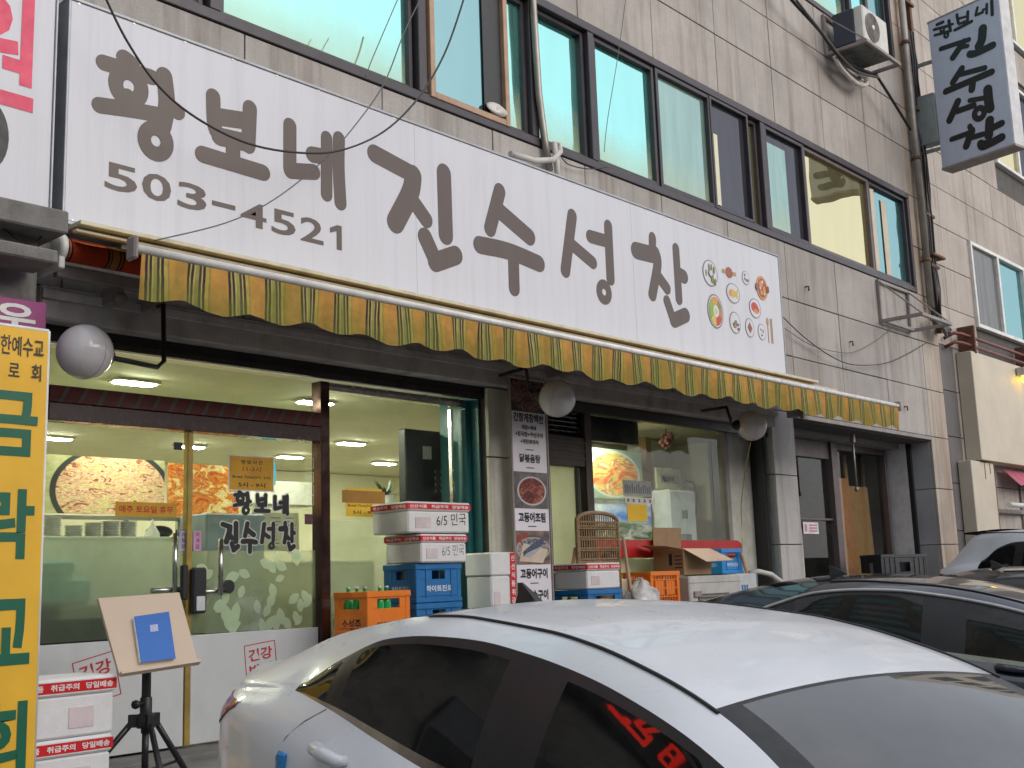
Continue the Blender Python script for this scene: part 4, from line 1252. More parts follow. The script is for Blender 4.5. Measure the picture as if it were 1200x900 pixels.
# ================================================================ tall menu banner
mn = thing('menu_banner', 'tall narrow menu banner with dish photos and black dish names on the column', 'banner', (7.99, 6.885, .66))
MB().cb(7.755, 8.235, 6.885, 6.892, .70, 3.56, .002).build('banner_sheet', M('banner_white', (.76, .72, .78), .5, var=.04), mn)
b = MB(); b.cb(7.735, 7.755, 6.872, 6.897, .68, 3.57, .003); b.cb(8.235, 8.255, 6.872, 6.897, .68, 3.57, .003); b.each('banner_frame', PAINTST, mn)
for z0, z1, m_ in ((3.25, 3.55, FOOD_TOP), (2.37, 2.70, FOOD_BOWL), (1.87, 2.17, FOOD_FISH)):
    MB().cb(7.765, 8.225, 6.881, 6.884, z0, z1, .0005).build('dish_photo', m_, mn)
b = MB()
fo, fn = (0, 6.881, 0), Vector((0, -.0006, 0))
b.prism([(7.80, 1.90), (8.12, 1.88), (8.20, 2.0), (7.86, 2.06)], fo, UX, UZ, fn, 0)
b.prism([(7.86, 1.94), (7.95, 1.93), (8.06, 1.99), (8.14, 2.07), (8.20, 2.13), (8.17, 2.14), (8.12, 2.11), (8.02, 2.07), (7.92, 2.02), (7.85, 1.98)], (0, 6.8803, 0), UX, UZ, fn, 1)
b.prism([(7.86, 1.94), (7.95, 1.93), (8.06, 1.99), (8.10, 2.03), (8.0, 2.0), (7.9, 1.97)], (0, 6.8796, 0), UX, UZ, fn, 2)
disc(b, 7.81, 2.10, .035, .035, fo, UX, UZ, NY, .0012, 3)
disc(b, 7.89, 2.13, .03, .03, fo, UX, UZ, NY, .0014, 3)
b.build('fish_print', [M('print_board', (.6, .48, .38), .5), M('print_fish', (.07, .09, .14), .4, var=.7, vscale=60), M('print_belly', (.42, .42, .45), .4, var=.4, vscale=50), M('print_tomato', (.3, .03, .02), .5)], mn)
for s, z, h, w, bd in (('간장게장백반', 3.155, .085, .42, .035), ('게장+제육', 3.085, .045, .21, .035), ('+청국장+생선구이', 3.02, .048, .38, .035), ('+계란후라이', 2.955, .045, .25, .035), ('닭볶음탕', 2.785, .08, .29, .04), ('고등어조림', 2.245, .09, .37, .04), ('고등어구이', 1.745, .09, .37, .04), ('이면수구이', 1.555, .09, .37, .04)):
    text(s, mn, BLACKTXT, (7.995, 6.882, z), UX, UZ, h, w, bd, 'lettering', 'C')
for z in (2.90, 2.735, 2.205, 1.70):
    MB().cb(7.94, 8.05, 6.882, 6.8835, z, z + .008, .0004).build('rule_line', BLACKTXT, mn)

mn.location.x -= .095

# ================================================================ foam boxes
def foam_box(label, x0, x1, y0, y1, z0, z1, hand=None, group='white foam fish boxes with red tape', lw=3, tape=True, handcol=INK, rx=.12):
    t = thing('foam_box', label, 'box', ((x0 + x1) / 2, (y0 + y1) / 2, z0), group)
    fr_ = random.Random(label)
    t.rotation_euler = (0, 0, fr_.uniform(-.03, .03))
    h = z1 - z0
    zl = z0 + h * .70
    MB().cb(x0 + .008, x1 - .008, y0 + .008, y1 - .008, z0, zl - .002, .012).build('box_body', FOAM, t)
    MB().cb(x0, x1, y0, y1, zl, z1, .012).build('box_lid', FOAM, t)
    b = MB()
    b.cb(x0 + (x1 - x0) * rx, x0 + (x1 - x0) * (rx + .24), y0 + .004, y0 + .0075, z0 + h * .15, z0 + h * .5, .001)
    b.build('label_recess', M('foam_print_faint', (.66, .56, .57), .8), t) if 'foam_print_faint' not in MATS else b.build('label_recess', MATS['foam_print_faint'], t)
    if tape:
        tz0, tz1 = zl + h * .06, zl + h * .24
        b = MB()
        b.box(x0 - .0015, x1 + .0015, y0 - .0015, y0 - .0005, tz0, tz1)
        b.box(x0 - .0015, x0 - .0005, y0 - .0005, y1, tz0, tz1)
        b.build('tape', TAPE, t)
        L = x1 - x0
        for i, s in enumerate(('신선식품', '취급주의', '당일배송', '신선식품')[:lw]):
            text(s, t, WHITEINK, (x0 + .02 + L * i / lw, y0 - .002, tz0 + (tz1 - tz0) * .2), UX, UZ, (tz1 - tz0) * .6, L / lw * .8, .025)
        Ly = y1 - y0
        for i, s in enumerate(('취급주의', '당일배송')):
            text(s, t, WHITEINK, (x0 - .002, y1 - .03 - Ly * i / 2, tz0 + (tz1 - tz0) * .2), (0, -1, 0), UZ, (tz1 - tz0) * .6, Ly / 2 * .78, .025)
    if hand:
        text(hand, t, handcol, (x0 + (x1 - x0) * .45, y0 - .001 + .008, z0 + h * .20), (1, 0, .05), UZ, h * .40, (x1 - x0) * .48, .0, 'handwriting')
    return t
foam_box('top white foam box beside the yellow banner, taped lid in view', 2.75, 3.343, 5.97, 6.36, .998, 1.306, rx=.55)
foam_box('second white foam box below the top one beside the yellow banner', 2.74, 3.33, 5.97, 6.36, .69, .995, rx=.55)
foam_box('bottom white foam box of the stack beside the yellow banner', 2.75, 3.32, 5.97, 6.36, .553, .688)
foam_box('upper foam box with dark handwriting, on top of the tall stack in the window', 6.17, 6.86, 6.65, 7.10, 2.13, 2.375, '6/5 민국')
foam_box('lower foam box with faint handwriting, resting on the blue crates', 6.28, 6.82, 6.65, 7.07, 1.895, 2.12, '6/5 민국', handcol=GREYINK)
t = foam_box('large white foam box standing on end beside the tall menu banner', 7.16, 7.48, 6.72, 7.03, 1.32, 1.975, tape=False)
b = MB(); b.box(7.40, 7.47, 6.718, 6.7195, 1.33, 1.97); b.build('tape', TAPE, t)
for i, s in enumerate('신선식품취급주의'):
    text(s, t, WHITEINK, (7.435, 6.717, 1.90 - i * .072), UX, UZ, .05, None, .02, 'lettering', 'C')
foam_box('white foam box lying under the upright one, mostly hidden', 7.14, 7.50, 6.70, 7.03, .65, 1.315, tape=False)
foam_box('white foam box with red tape in front of the rattan screen', 8.43, 8.95, 6.70, 7.12, 1.63, 1.87)

# ================================================================ crates
def crate(name, label, x0, x1, y0, y1, z0, z1, mat, logo=None, logomat=WHITEINK, group=None, ribs=3, logo2=None, hole=.32, th=.018, lattice=False):
    t = thing(name, label, 'crate', ((x0 + x1) / 2, (y0 + y1) / 2, z0), group)
    h = z1 - z0
    c = .004
    b = MB()
    b.cb(x0 + .01, x1 - .01, y0 + .01, y1 - .01, z0, z0 + .02, c)
    for (a0, a1, b0, b1) in ((x0, x0 + .045, y0, y0 + .045), (x1 - .045, x1, y0, y0 + .045), (x0, x0 + .045, y1 - .045, y1), (x1 - .045, x1, y1 - .045, y1)):
        b.cb(a0, a1, b0, b1, z0 + .001, z1 - .001, c)
    b.build('crate_frame', mat, t)
    b = MB()
    for zz0, zz1 in ((z0 + .002, z0 + .035), (z1 - .045, z1)):
        b = MB()
        b.cb(x0 - .006, x1 + .006, y0 - .006, y0 + th, zz0, zz1, c)
        b.cb(x0 - .006, x1 + .006, y1 - th, y1 + .006, zz0, zz1, c)
        b.cb(x0 - .005, x0 + th, y0 + th + .001, y1 - th - .001, zz0, zz1, c)
        b.cb(x1 - th, x1 + .005, y0 + th + .001, y1 - th - .001, zz0, zz1, c)
        b.build('crate_rim', mat, t)
    zh0, zh1 = z0 + h * .60, z0 + h * .82
    for side in range(4):
        b = MB()
        if side < 2:
            p0, p1 = x0 + .04, x1 - .04
        else:
            p0, p1 = y0 + .04, y1 - .04
        def sl(u0, u1, w0, w1, d0=.004, d1=th):
            if side == 0: b.cb(u0, u1, y0 + d0, y0 + d1, w0, w1, .002)
            elif side == 1: b.cb(u0, u1, y1 - d1, y1 - d0, w0, w1, .002)
            elif side == 2: b.cb(x0 + d0, x0 + d1, u0, u1, w0, w1, .002)
            else: b.cb(x1 - d1, x1 - d0, u0, u1, w0, w1, .002)
        L = p1 - p0
        hw = L * hole
        m = (p0 + p1) / 2
        if lattice:
            nv = 9
            for i in range(nv + 1):
                u = p0 + L * i / nv
                sl(u - .006, u + .006, z0 + .03, z1 - .04)
            for i in range(1, 4):
                w = z0 + h * i / 4
                sl(p0, p1, w - .006, w + .006, .006, th - .002)
            sl(p0 + L * .12, p0 + L * .44, z0 + h * .3, z0 + h * .72, .007, .014)
            sl(p0 + L * .56, p0 + L * .88, z0 + h * .3, z0 + h * .72, .007, .014)
        else:
            sl(p0, p1, z0 + .03, zh0)
            sl(p0, p1, zh1, z1 - .04)
            sl(p0, m - hw, zh0, zh1)
            sl(m + hw, p1, zh0, zh1)
            for i in range(ribs):
                u = p0 + L * (i + .5) / ribs
                if abs(u - m) > hw:
                    sl(u - .006, u + .006, z0 + .03, z1 - .04, -.003, .0045)
            sl(p0, p1, z0 + h * .17, z0 + h * .19, -.003, .0045)
        b.build('crate_side', mat, t)
    if logo:
        text(logo, t, logomat, ((x0 + x1) / 2 - (x1 - x0) * .28, y0 + .0025, z0 + h * (.28 if not logo2 else .14)), UX, UZ, h * .16, (x1 - x0) * .58, .02)
        text(logo2 or logo, t, logomat, (x0 + .0025, (y0 + y1) / 2 + (y1 - y0) * .28, z0 + h * (.28 if not logo2 else .14)), (0, -1, 0), UZ, h * .16 if not logo2 else h * .24, (y1 - y0) * .58, .02)
    return t
for i, (lb) in enumerate(('blue drink crate at the bottom of the tall stack', 'blue drink crate second from the bottom of the tall stack', 'blue drink crate under the top one in the tall stack', 'topmost blue drink crate, carrying the two foam boxes')):
    crate('drink_crate', lb, 6.28, 6.78, 6.70, 7.08, .66 + i * .308, .66 + i * .308 + .305, BLUE, '하이트진로', group='blue drink crates stacked in the window', hole=.17)
crate('bottle_crate', 'orange bottle crate with green bottles showing through its grip holes', 5.69, 6.12, 6.60, 6.98, 1.37, 1.69, ORANGE, '인천탁주', INK, None, 2, '소성주')
crate('drink_crate', 'blue drink crate directly under the orange bottle crate', 5.69, 6.12, 6.60, 6.98, 1.02, 1.365, BLUE)
crate('drink_crate', 'blue drink crate on the ground under the orange bottle crate stack', 5.69, 6.12, 6.60, 6.98, .65, 1.015, BLUE)
def bottle(x, y, z, label):
    t = thing('green_bottle', label, 'bottle', (x, y, z), 'green bottles in the orange crate')
    MB().lathe((x, y, z), (0, 0, 1), [(0, 0), (.031, 0), (.033, .01), (.033, .13), (.028, .16), (.014, .20), (.0125, .235), (.015, .237), (.015, .245)], 14).build('bottle_glass', GREENBOT, t)
    MB().lathe((x, y, z + .246), (0, 0, 1), [(.016, 0), (.016, .012), (0, .013)], 12).build('bottle_cap', ALU, t)
for i, (y, s) in enumerate(((6.88, 'far green bottle behind the left grip hole of the orange crate'), (6.78, 'middle green bottle behind the left grip hole of the orange crate'), (6.69, 'near green bottle behind the left grip hole of the orange crate'))):
    bottle(5.745, y, 1.47, s)
for x, s in ((5.86, 'left green bottle behind the front grip hole of the orange crate'), (5.93, 'right green bottle behind the front grip hole of the orange crate')):
    bottle(x, 6.655, 1.47, s)
crate('lattice_crate', 'orange lattice crate in front of the open cardboard box', 9.43, 9.93, 6.70, 7.05, 1.44, 1.775, ORANGE, lattice=True)
crate('lattice_crate', 'lower orange lattice crate supporting the other orange one', 9.43, 9.93, 6.70, 7.05, .66, 1.435, ORANGE, lattice=True)
crate('small_crate', 'small bright blue crate beside the open cardboard box', 11.04, 11.48, 6.88, 7.20, 1.725, 2.0, BLUE2, '하이트진로')
crate('drink_crate', 'blue drink crate under the foam box by the rattan screen', 8.43, 8.95, 6.70, 7.12, 1.29, 1.625, BLUE)
crate('drink_crate', 'bottom blue drink crate below the foam box by the rattan screen', 8.43, 8.95, 6.70, 7.12, .66, 1.285, BLUE)
crate('black_crate', 'black lattice crate in the doorway of the empty shop', 15.2, 16.75, 6.95, 7.25, 1.30, 1.91, BLACKPL, ribs=9, hole=.12)
crate('black_crate', 'bottom black crate in the doorway of the empty shop', 15.2, 16.75, 6.95, 7.25, .68, 1.295, BLACKPL, ribs=9, hole=.12)

# ================================================================ carton, appliance box, bag, sticks, hose
ct = thing('cardboard_box', 'open brown cardboard box with raised flaps on the pale appliance box', 'box', (10.45, 7.0, 1.73))
b = MB()
b.cb(10.2, 10.205, 6.82, 7.2, 1.73, 2.0, .001); b.cb(10.72, 10.725, 6.82, 7.2, 1.73, 2.0, .001)
b.cb(10.206, 10.719, 6.82, 6.825, 1.73, 2.0, .001); b.cb(10.206, 10.719, 7.195, 7.2, 1.73, 2.0, .001); b.box(10.206, 10.719, 6.826, 7.194, 1.732, 1.74)
b.build('box_body', CARD, ct)
def flap(a, c, d, e, m_):
    a, c, d, e = map(Vector, (a, c, d, e))
    n_ = (c - a).cross(e - a).normalized() * .004
    MB().add([a, c, d, e, a + n_, c + n_, d + n_, e + n_], [(0, 3, 2, 1), (4, 5, 6, 7), (0, 1, 5, 4), (1, 2, 6, 5), (2, 3, 7, 6), (3, 0, 4, 7)]).build('box_flap', m_, ct)
flap((10.205, 6.818, 2.002), (10.72, 6.818, 2.002), (10.83, 6.60, 1.87), (10.30, 6.60, 1.86), CARD_L)
flap((10.206, 7.195, 2.003), (10.72, 7.195, 2.003), (10.74, 7.19, 2.24), (10.20, 7.19, 2.24), CARD)
flap((10.198, 7.195, 2.003), (10.198, 6.83, 2.003), (9.96, 6.85, 2.03), (9.96, 7.18, 2.05), CARD)
flap((10.727, 6.83, 2.002), (10.727, 7.19, 2.002), (10.86, 7.18, 1.9), (10.86, 6.85, 1.9), CARD)
b = MB()
b.box(10.197, 10.1985, 6.96, 7.0, 1.83, 1.95)
for i in range(4):
    b.box(10.197, 10.1985, 6.84, 6.93, 1.80 + i * .04, 1.812 + i * .04)
b.each('box_print', INK, ct)
ab = thing('appliance_box', 'pale box with a dark vent at its base under the open cardboard box', 'box', (10.6, 6.95, .66))
MB().cb(10.10, 11.10, 6.70, 7.22, .66, 1.715, .012).build('box_body', M('pale_box', (.52, .5, .47), .6, dirt=.15), ab)
b = MB(); b.cb(10.25, 10.85, 6.692, 6.699, 1.30, 1.53, .002); b.build('vent', M('vent_grey', (.12, .11, .1), .7), ab)
b = MB()
for i in range(6):
    b.cb(10.27, 10.83, 6.685, 6.6915, 1.32 + i * .035, 1.335 + i * .035, .002)
b.cb(10.17, 10.30, 6.68, 6.699, 1.50, 1.56, .004)
b.each('vent_slat', PAINTST, ab)
b = MB(); b.box(10.1, 11.1, 6.6985, 6.6995, 1.64, 1.646); b.build('seam', GREYINK, ab)
b = MB(); b.cb(11.12, 11.55, 6.76, 7.2, .66, 1.72, .01)
t = single('tall_carton', b, BOILER, 'white carton with blue print beside the pale appliance box', 'box', (11.33, 6.98, .66))
b = MB()
for i in range(3):
    b.box(11.22 + i * .05, 11.25 + i * .05, 6.757, 6.7585, 1.42 + .02 * i, 1.6)
b.each('box_print', BLUE, t)
b = MB(); b.grid(lambda a, t: (9.30 + .21 * math.cos(a * 6.283) * math.sin(t * 3.14) * (1 + .22 * math.sin(a * 25 + t * 9)), 6.72 + .14 * math.sin(a * 6.283) * math.sin(t * 3.14) * (1 + .2 * math.sin(a * 19 + t * 14)), 1.47 - .21 * math.cos(t * 3.14) * (1 + .1 * math.sin(a * 31)) + .03 * math.sin(a * 17 + t * 11)), 44, 22)
single('plastic_bag', b, BAG, 'crumpled clear plastic bag between the foam box and orange crate', 'bag', (9.3, 6.72, 1.26))
b = MB(); b.cb(9.05, 9.6, 6.62, 6.98, .62, 1.262, .01)
single('low_carton', b, CARD, 'brown carton under the crumpled plastic bag, mostly hidden', 'box', (9.3, 6.8, .62))
b = MB(); b.tube([(11.40, 6.85, 1.95), (11.58, 6.62, .64)], .018, 8)
single('wooden_stick', b, BAMBOO, 'orange wooden stick leaning beside the small blue crate', 'stick', (11.5, 6.7, .62))
b = MB(); b.tube([(9.17, 6.82, 2.12), (9.16, 6.64, .64)], .018, 8)
single('wooden_stick', b, M('pale_stick', (.45, .3, .2), .6), 'pale wooden pole standing against the rattan screen', 'stick', (9.17, 6.7, .62))
b = MB(); b.tube([(11.62, 6.9, 1.72), (11.75, 6.85, 1.74), (11.95, 6.8, 1.70), (12.1, 6.75, 1.60), (12.2, 6.7, 1.45), (12.22, 6.68, 1.0), (12.24, 6.68, .645)], .03, 10)
single('drain_hose', b, HOSEW, 'thick white hose curving down beside the granite pier', 'hose', (12.0, 6.8, .64))
b = MB(); b.tube([(11.0, 6.4, 3.12), (11.45, 6.75, 2.9), (11.64, 6.95, 2.5), (11.62, 6.95, 2.1), (11.5, 6.9, 1.96), (11.40, 6.86, 1.94)], .006, 6)
single('thin_rope', b, GOLD, 'thin pale rope hanging from the lamp down to the orange stick', 'rope', (11.4, 6.8, 1.9))

# rattan screen: two uprights, arched top, woven weft
rs = thing('rattan_screen', 'woven rattan screen with arched top behind the taped foam box', 'screen', (8.93, 6.92, .66))
rx0, rx1, ry = 8.62, 9.26, 6.95
def arch(x):
    u = (x - rx0) / (rx1 - rx0) * 2 - 1
    return 2.29 + .065 * math.sqrt(max(0, 1 - u * u))
b = MB(); b.tube([(rx0, ry, .66), (rx0, ry, 2.26)] + [(rx0 + (rx1 - rx0) * k / 12, ry, arch(rx0 + (rx1 - rx0) * k / 12)) for k in range(13)] + [(rx1, ry, 2.26), (rx1, ry, .66)], .02, 8)
b.build('screen_frame', RATTAN, rs)
b = MB()
for k in range(1, 18):
    x = rx0 + (rx1 - rx0) * k / 18
    b.tube([(x, ry, .68), (x, ry, arch(x) - .01)], .0065, 5)
b.each('screen_stake', RATTAN, rs)
b = MB()
zz = .72
i = 0
while zz < 2.27:
    if not (1.92 < zz < 2.25 and i % 5 in (0, 1, 2)):
        b.tube([(rx0 + (rx1 - rx0) * k / 36, ry + (.009 if (k + i) % 2 else -.009), zz) for k in range(37)], .0105 if zz > 1.9 else .015, 4)
    zz += .021 if zz > 1.9 else .027
    i += 1
b.build('screen_weave', RATTAN, rs)
b = MB(); b.tube([(8.62, 6.98, 2.02), (8.55, 7.02, 1.6), (8.5, 7.05, .66)], .016, 6)
b.build('screen_brace', BAMBOO, rs)

# ================================================================ tripod stand with book
st = thing('tripod_stand', 'black tripod stand with a slanted pale wooden board by the glass doors', 'stand', (3.66, 6.15, .58))
bu = Vector((.545, -.10, .012)); bv0 = Vector((3.35, 6.30, 1.70))
# board plane: bottom edge in front, top edge behind
BL, BR_, TR_, TL_ = Vector((3.338, 5.93, 1.305)), Vector((3.829, 5.93, 1.333)), Vector((3.905, 6.26, 1.733)), Vector((3.38, 6.26, 1.716))
n_ = (BR_ - BL).cross(TL_ - BL).normalized()
b = MB(); b.add([BL, BR_, TR_, TL_] + [p - n_ * .02 for p in (BL, BR_, TR_, TL_)], [(0, 1, 2, 3), (7, 6, 5, 4), (0, 4, 5, 1), (1, 5, 6, 2), (2, 6, 7, 3), (3, 7, 4, 0)])
b.build('board', BOARDW, st)
b = MB(); e1 = (BR_ - BL).normalized(); e2 = (TL_ - BL).normalized()
b.obox((BL + BR_) / 2 + n_ * .012 - e2 * .008, e1 * .248, e2 * .009, n_ * .016); b.build('board_lip', BOARDW, st)
cxs, cys = 3.62, 6.13
b = MB(); b.tube([(cxs, cys, 1.50), (cxs, cys, .95)], .026, 12); b.obox((cxs, cys + .02, 1.50), (.09, 0, 0), (0, .06, .05), (0, -.01, .012)); b.build('pole', BLACKMET, st)
b = MB(); b.lathe((cxs, cys, .98), (0, 0, 1), [(.03, 0), (.05, .0), (.055, .03), (.05, .075), (.034, .08), (.034, .16), (.03, .17)], 14)
for a in (0.3, 2.4, 4.5):
    b.obox((cxs + .06 * math.cos(a), cys + .06 * math.sin(a), 1.02), Vector((math.cos(a), math.sin(a), 0)) * .035, Vector((-math.sin(a), math.cos(a), 0)) * .02, (0, 0, .035))
b.build('collar', BLACKPL, st)
b = MB(); b.tube([(cxs - .02, cys - .02, 1.12), (cxs - .10, cys - .06, 1.12)], .008, 6); b.lathe((cxs - .09, cys - .055, 1.12), (-1, -.5, 0), [(.005, 0), (.025, .0), (.025, .02), (.005, .025)], 8); b.build('knob', BLACKPL, st)
for a in (.3, 2.4, 4.5):
    c, s = math.cos(a), math.sin(a)
    fx, fy = cxs + .42 * c, cys + .42 * s
    b = MB(); b.tube([(cxs + .07 * c, cys + .07 * s, 1.02), (fx, fy, ground_z(fy) + .02)], .018, 8); b.lathe((fx, fy, ground_z(fy)), (0, 0, 1), [(.022, 0), (.024, .04), (.018, .05)], 8); b.build('leg', BLACKMET, st)
    b = MB(); b.tube([(cxs, cys, .74), (cxs + .27 * c, cys + .27 * s, .76)], .009, 6); b.build('brace', BLACKMET, st)
b = MB(); b.tube([(cxs, cys, .98), (cxs, cys, .72)], .02, 8); b.build('lower_pole', BLACKMET, st)
bk = thing('book', 'blue covered book lying on the slanted wooden board', 'book', (3.66, 6.05, 1.4))
def onb(s, t, h):
    return BL + (BR_ - BL) * s + (TL_ - BL) * t + n_ * h
def slab(cs, h0, h1):
    return MB().add([onb(s, t, h0) for s, t in cs] + [onb(s, t, h1) for s, t in cs], [(3, 2, 1, 0), (4, 5, 6, 7), (0, 1, 5, 4), (1, 2, 6, 5), (2, 3, 7, 6), (3, 0, 4, 7)])
slab([(.255, .08), (.69, .068), (.79, .67), (.335, .655)], .002, .022).build('pages', PAPER, bk)
slab([(.262, .070), (.70, .058), (.806, .682), (.345, .668)], .0225, .026).build('cover', BOOKBLUE, bk)
slab([(.49, .44), (.59, .44), (.605, .53), (.505, .53)], .0262, .027).build('cover_emblem', M('pale_emblem', (.45, .5, .7), .6, var=.4, vscale=90), bk)

# ================================================================ shop two: side door, window, things behind the glass
mb = MB()
mb.cb(8.26, 8.36, 7.05, 7.3, .672, 3.46, .004); mb.cb(8.40, 8.50, 7.15, 7.32, .672, 3.46, .004); mb.cb(9.06, 9.17, 7.15, 7.34, .672, 3.46, .004)
mb.cb(8.50, 9.06, 7.16, 7.3, 2.83, 3.12, .004)
mb.each('shop_frame', LOUVRE, bld)
mb = MB()
for z in (2.90, 2.98, 3.06):
    mb.box(8.50, 9.06, 7.15, 7.158, z, z + .012)
mb.each('frame_batten', BLACKMET, bld)
ld = MB()
for i in range(6):
    z = 3.14 + i * .048
    ld.obox((8.78, 7.2, z + .02), (.27, 0, 0), (0, .02, -.014), (0, .003, .004))
ld.each('louvre_vent', STEEL, bld)
mb = MB(); mb.box(8.36, 8.40, 7.1, 7.25, .672, 3.46); mb.box(8.50, 9.06, 7.24, 7.26, 3.12, 3.46); mb.build('vent_backing', BLACKMET, bld)
MB().quad((8.50, 7.24, .68), (9.06, 7.24, .68), (9.06, 7.24, 2.83), (8.50, 7.24, 2.83)).build('side_door_glass', M_film('side_door_film', (.62, .7, .5), .8), bld)
MB().cb(8.97, 9.01, 7.2, 7.238, .68, 2.83, .004).build('side_door_frame', BLACKMET, bld)
MB().quad((9.17, 7.32, 1.2), (11.93, 7.32, 1.2), (11.93, 7.32, 3.46), (9.17, 7.32, 3.46)).build('shop_window', GLASS, bld)
mb = MB(); mb.cb(9.17, 11.93, 7.26, 7.36, .672, 1.2, .004); mb.cb(11.88, 11.95, 7.27, 7.37, 1.2, 3.46, .004); mb.cb(9.17, 11.88, 7.28, 7.36, 3.42, 3.468, .004)
mb.each('shop_frame', PAINTST, bld)
mb = MB(); mb.cb(11.955, 12.55, 7.27, 7.33, .672, 3.468, .004); mb.build('pale_panel', PALEPANEL, bld)
mb = MB(); mb.cb(12.45, 12.52, 7.1, 7.27, .672, 3.468, .004); mb.build('dark_gap_lining', BLACKMET, bld)
def poster(label, x0, x1, z0, z1, y, mat, cat='poster', name='poster'):
    return single(name, MB().cb(x0, x1, y - .002, y + .002, z0, z1, .0006), mat, label, cat, ((x0 + x1) / 2, y, z0))
single('navy_board', MB().cb(9.19, 10.26, 7.35, 7.39, 3.14, 3.44, .004), NAVY, 'dark navy board across the top left of the second shop window', 'board', (9.7, 7.37, 3.14))
poster('stew bowl poster in the second shop window above the papers', 9.80, 10.92, 2.59, 3.15, 7.80, FOOD_KIMCHI)
poster('blue sky and mountain poster below the stew bowl poster', 9.80, 11.08, 2.12, 2.58, 7.82, SKYPIC)
p = poster('grey printed paper strip stuck on the second shop window', 9.88, 10.40, 2.58, 2.75, 7.315, M('grey_paper', (.42, .44, .42), .7), 'paper', 'paper_strip')
b = MB()
rr = random.Random(9)
for i in range(12):
    b.box(9.91 + i * .04, 9.935 + i * .04, 7.3122, 7.3128, 2.61, 2.61 + rr.uniform(.07, .11))
b.build('lettering', GREYINK, p)
p = poster('lower white paper strip with dark marks on the second shop window', 9.9, 10.45, 2.50, 2.565, 7.315, PAPER, 'paper', 'paper_strip')
b = MB()
for i in range(5):
    b.box(9.94 + i * .1, 9.975 + i * .1, 7.3122, 7.3128, 2.515, 2.55)
b.build('lettering', GREYINK, p)
poster('plain yellow paper sheet stuck on the second shop window', 9.93, 10.29, 2.31, 2.495, 7.312, YELPAPER, 'paper', 'yellow_sheet')
rb = thing('red_board', 'long red board with rounded end along the bottom of the second shop window', 'board', (10.6, 7.35, 1.9))
b = MB(); b.prism([(9.2, 1.93), (12.0, 1.93), (12.06, 1.96), (12.08, 2.02), (12.05, 2.08), (11.98, 2.11), (9.2, 2.11)], (0, 7.26, 0), UX, UZ, (0, -.03, 0)); b.build('board_panel', REDPL, rb)
text('맛 있 는 밥 상', rb, PINK, (10.3, 7.2285, 2.055), UX, UZ, .04, .5, .02)
single('pale_board', MB().cb(9.2, 11.0, 7.36, 7.39, 1.25, 1.92, .004), WALLIN, 'pale board behind the glass below the red board', 'board', (10, 7.37, 1.25))
single('partition_post', MB().cb(11.60, 12.05, 8.15, 8.5, .68, 3.38, .006), WALLIN, 'pale post behind the glass above the meter box', 'post', (11.8, 8.3, .68))
single('timber_post', MB().cb(11.10, 11.22, 7.86, 7.96, .68, 3.35, .006), M('brown_post', (.2, .12, .05), .6), 'brown timber post at the right edge of the posters', 'post', (11.16, 7.9, .68))
mt = thing('meter_box', 'cream electric meter box with dark breakers behind the glass', 'box', (11.56, 7.9, 2.76))
MB().cb(11.28, 11.82, 7.86, 8.0, 2.74, 3.0, .015).build('box_case', M('meter_cream', (.66, .63, .4), .5), mt)
MB().cb(11.36, 11.76, 7.852, 7.859, 2.82, 2.93, .003).build('breaker_window', M('meter_tan', (.4, .33, .2), .5), mt)
b = MB()
for i in range(5):
    b.cb(11.39 + i * .05, 11.425 + i * .05, 7.838, 7.851, 2.84, 2.90, .003)
b.each('breaker', BLACKPL, mt)
bo = thing('boiler', 'white wall boiler with control labels and a hose behind the glass', 'boiler', (11.45, 7.7, 2.1))
MB().cb(11.17, 11.74, 7.62, 7.95, 2.04, 2.72, .03).build('boiler_case', BOILER, bo)
b = MB(); b.box(11.42, 11.54, 7.617, 7.6185, 2.38, 2.48); b.box(11.3, 11.6, 7.617, 7.6185, 2.12, 2.2); b.build('label_plate', GREYINK, bo)
b = MB(); b.tube([(11.6, 7.75, 2.72), (11.75, 7.75, 2.84), (11.95, 7.78, 2.84), (12.05, 7.8, 2.7), (12.0, 7.8, 2.45), (11.9, 7.8, 2.35)], .012, 8); b.build('hose', GREYCABLE, bo)
b = MB()
rr = random.Random(2)
for i in range(26):
    b.sphere((11.0 + rr.uniform(-.08, .08), 7.5 + rr.uniform(-.05, .05), 3.26 + rr.uniform(-.09, .08)), rr.uniform(.02, .035), 7, 5)
b.tube([(11.0, 7.5, 3.4), (11.0, 7.5, 3.3)], .005, 5)
single('dried_flowers', b, M('dried_flower', (.3, .13, .12), .8, var=.5, vscale=40), 'bunch of dried reddish flowers hanging behind the second shop window', 'flowers', (11.0, 7.5, 3.2))
b = MB(); b.sphere((9.33, 7.12, 1.86), .14, 14, 10, (.8, .6, 1.1)); b.tube([(9.33, 7.1, 1.95), (9.36, 7.1, 2.02)], .05, 8)
single('black_bag', b, BLACKPL, 'dark bag behind the pale wooden pole', 'bag', (9.33, 7.12, 1.7))
single('side_shelf', MB().cb(9.2, 9.5, 6.99, 7.24, .68, 1.71, .01), WALLIN, 'pale cabinet under the dark bag by the window', 'cabinet', (9.35, 7.12, .68))

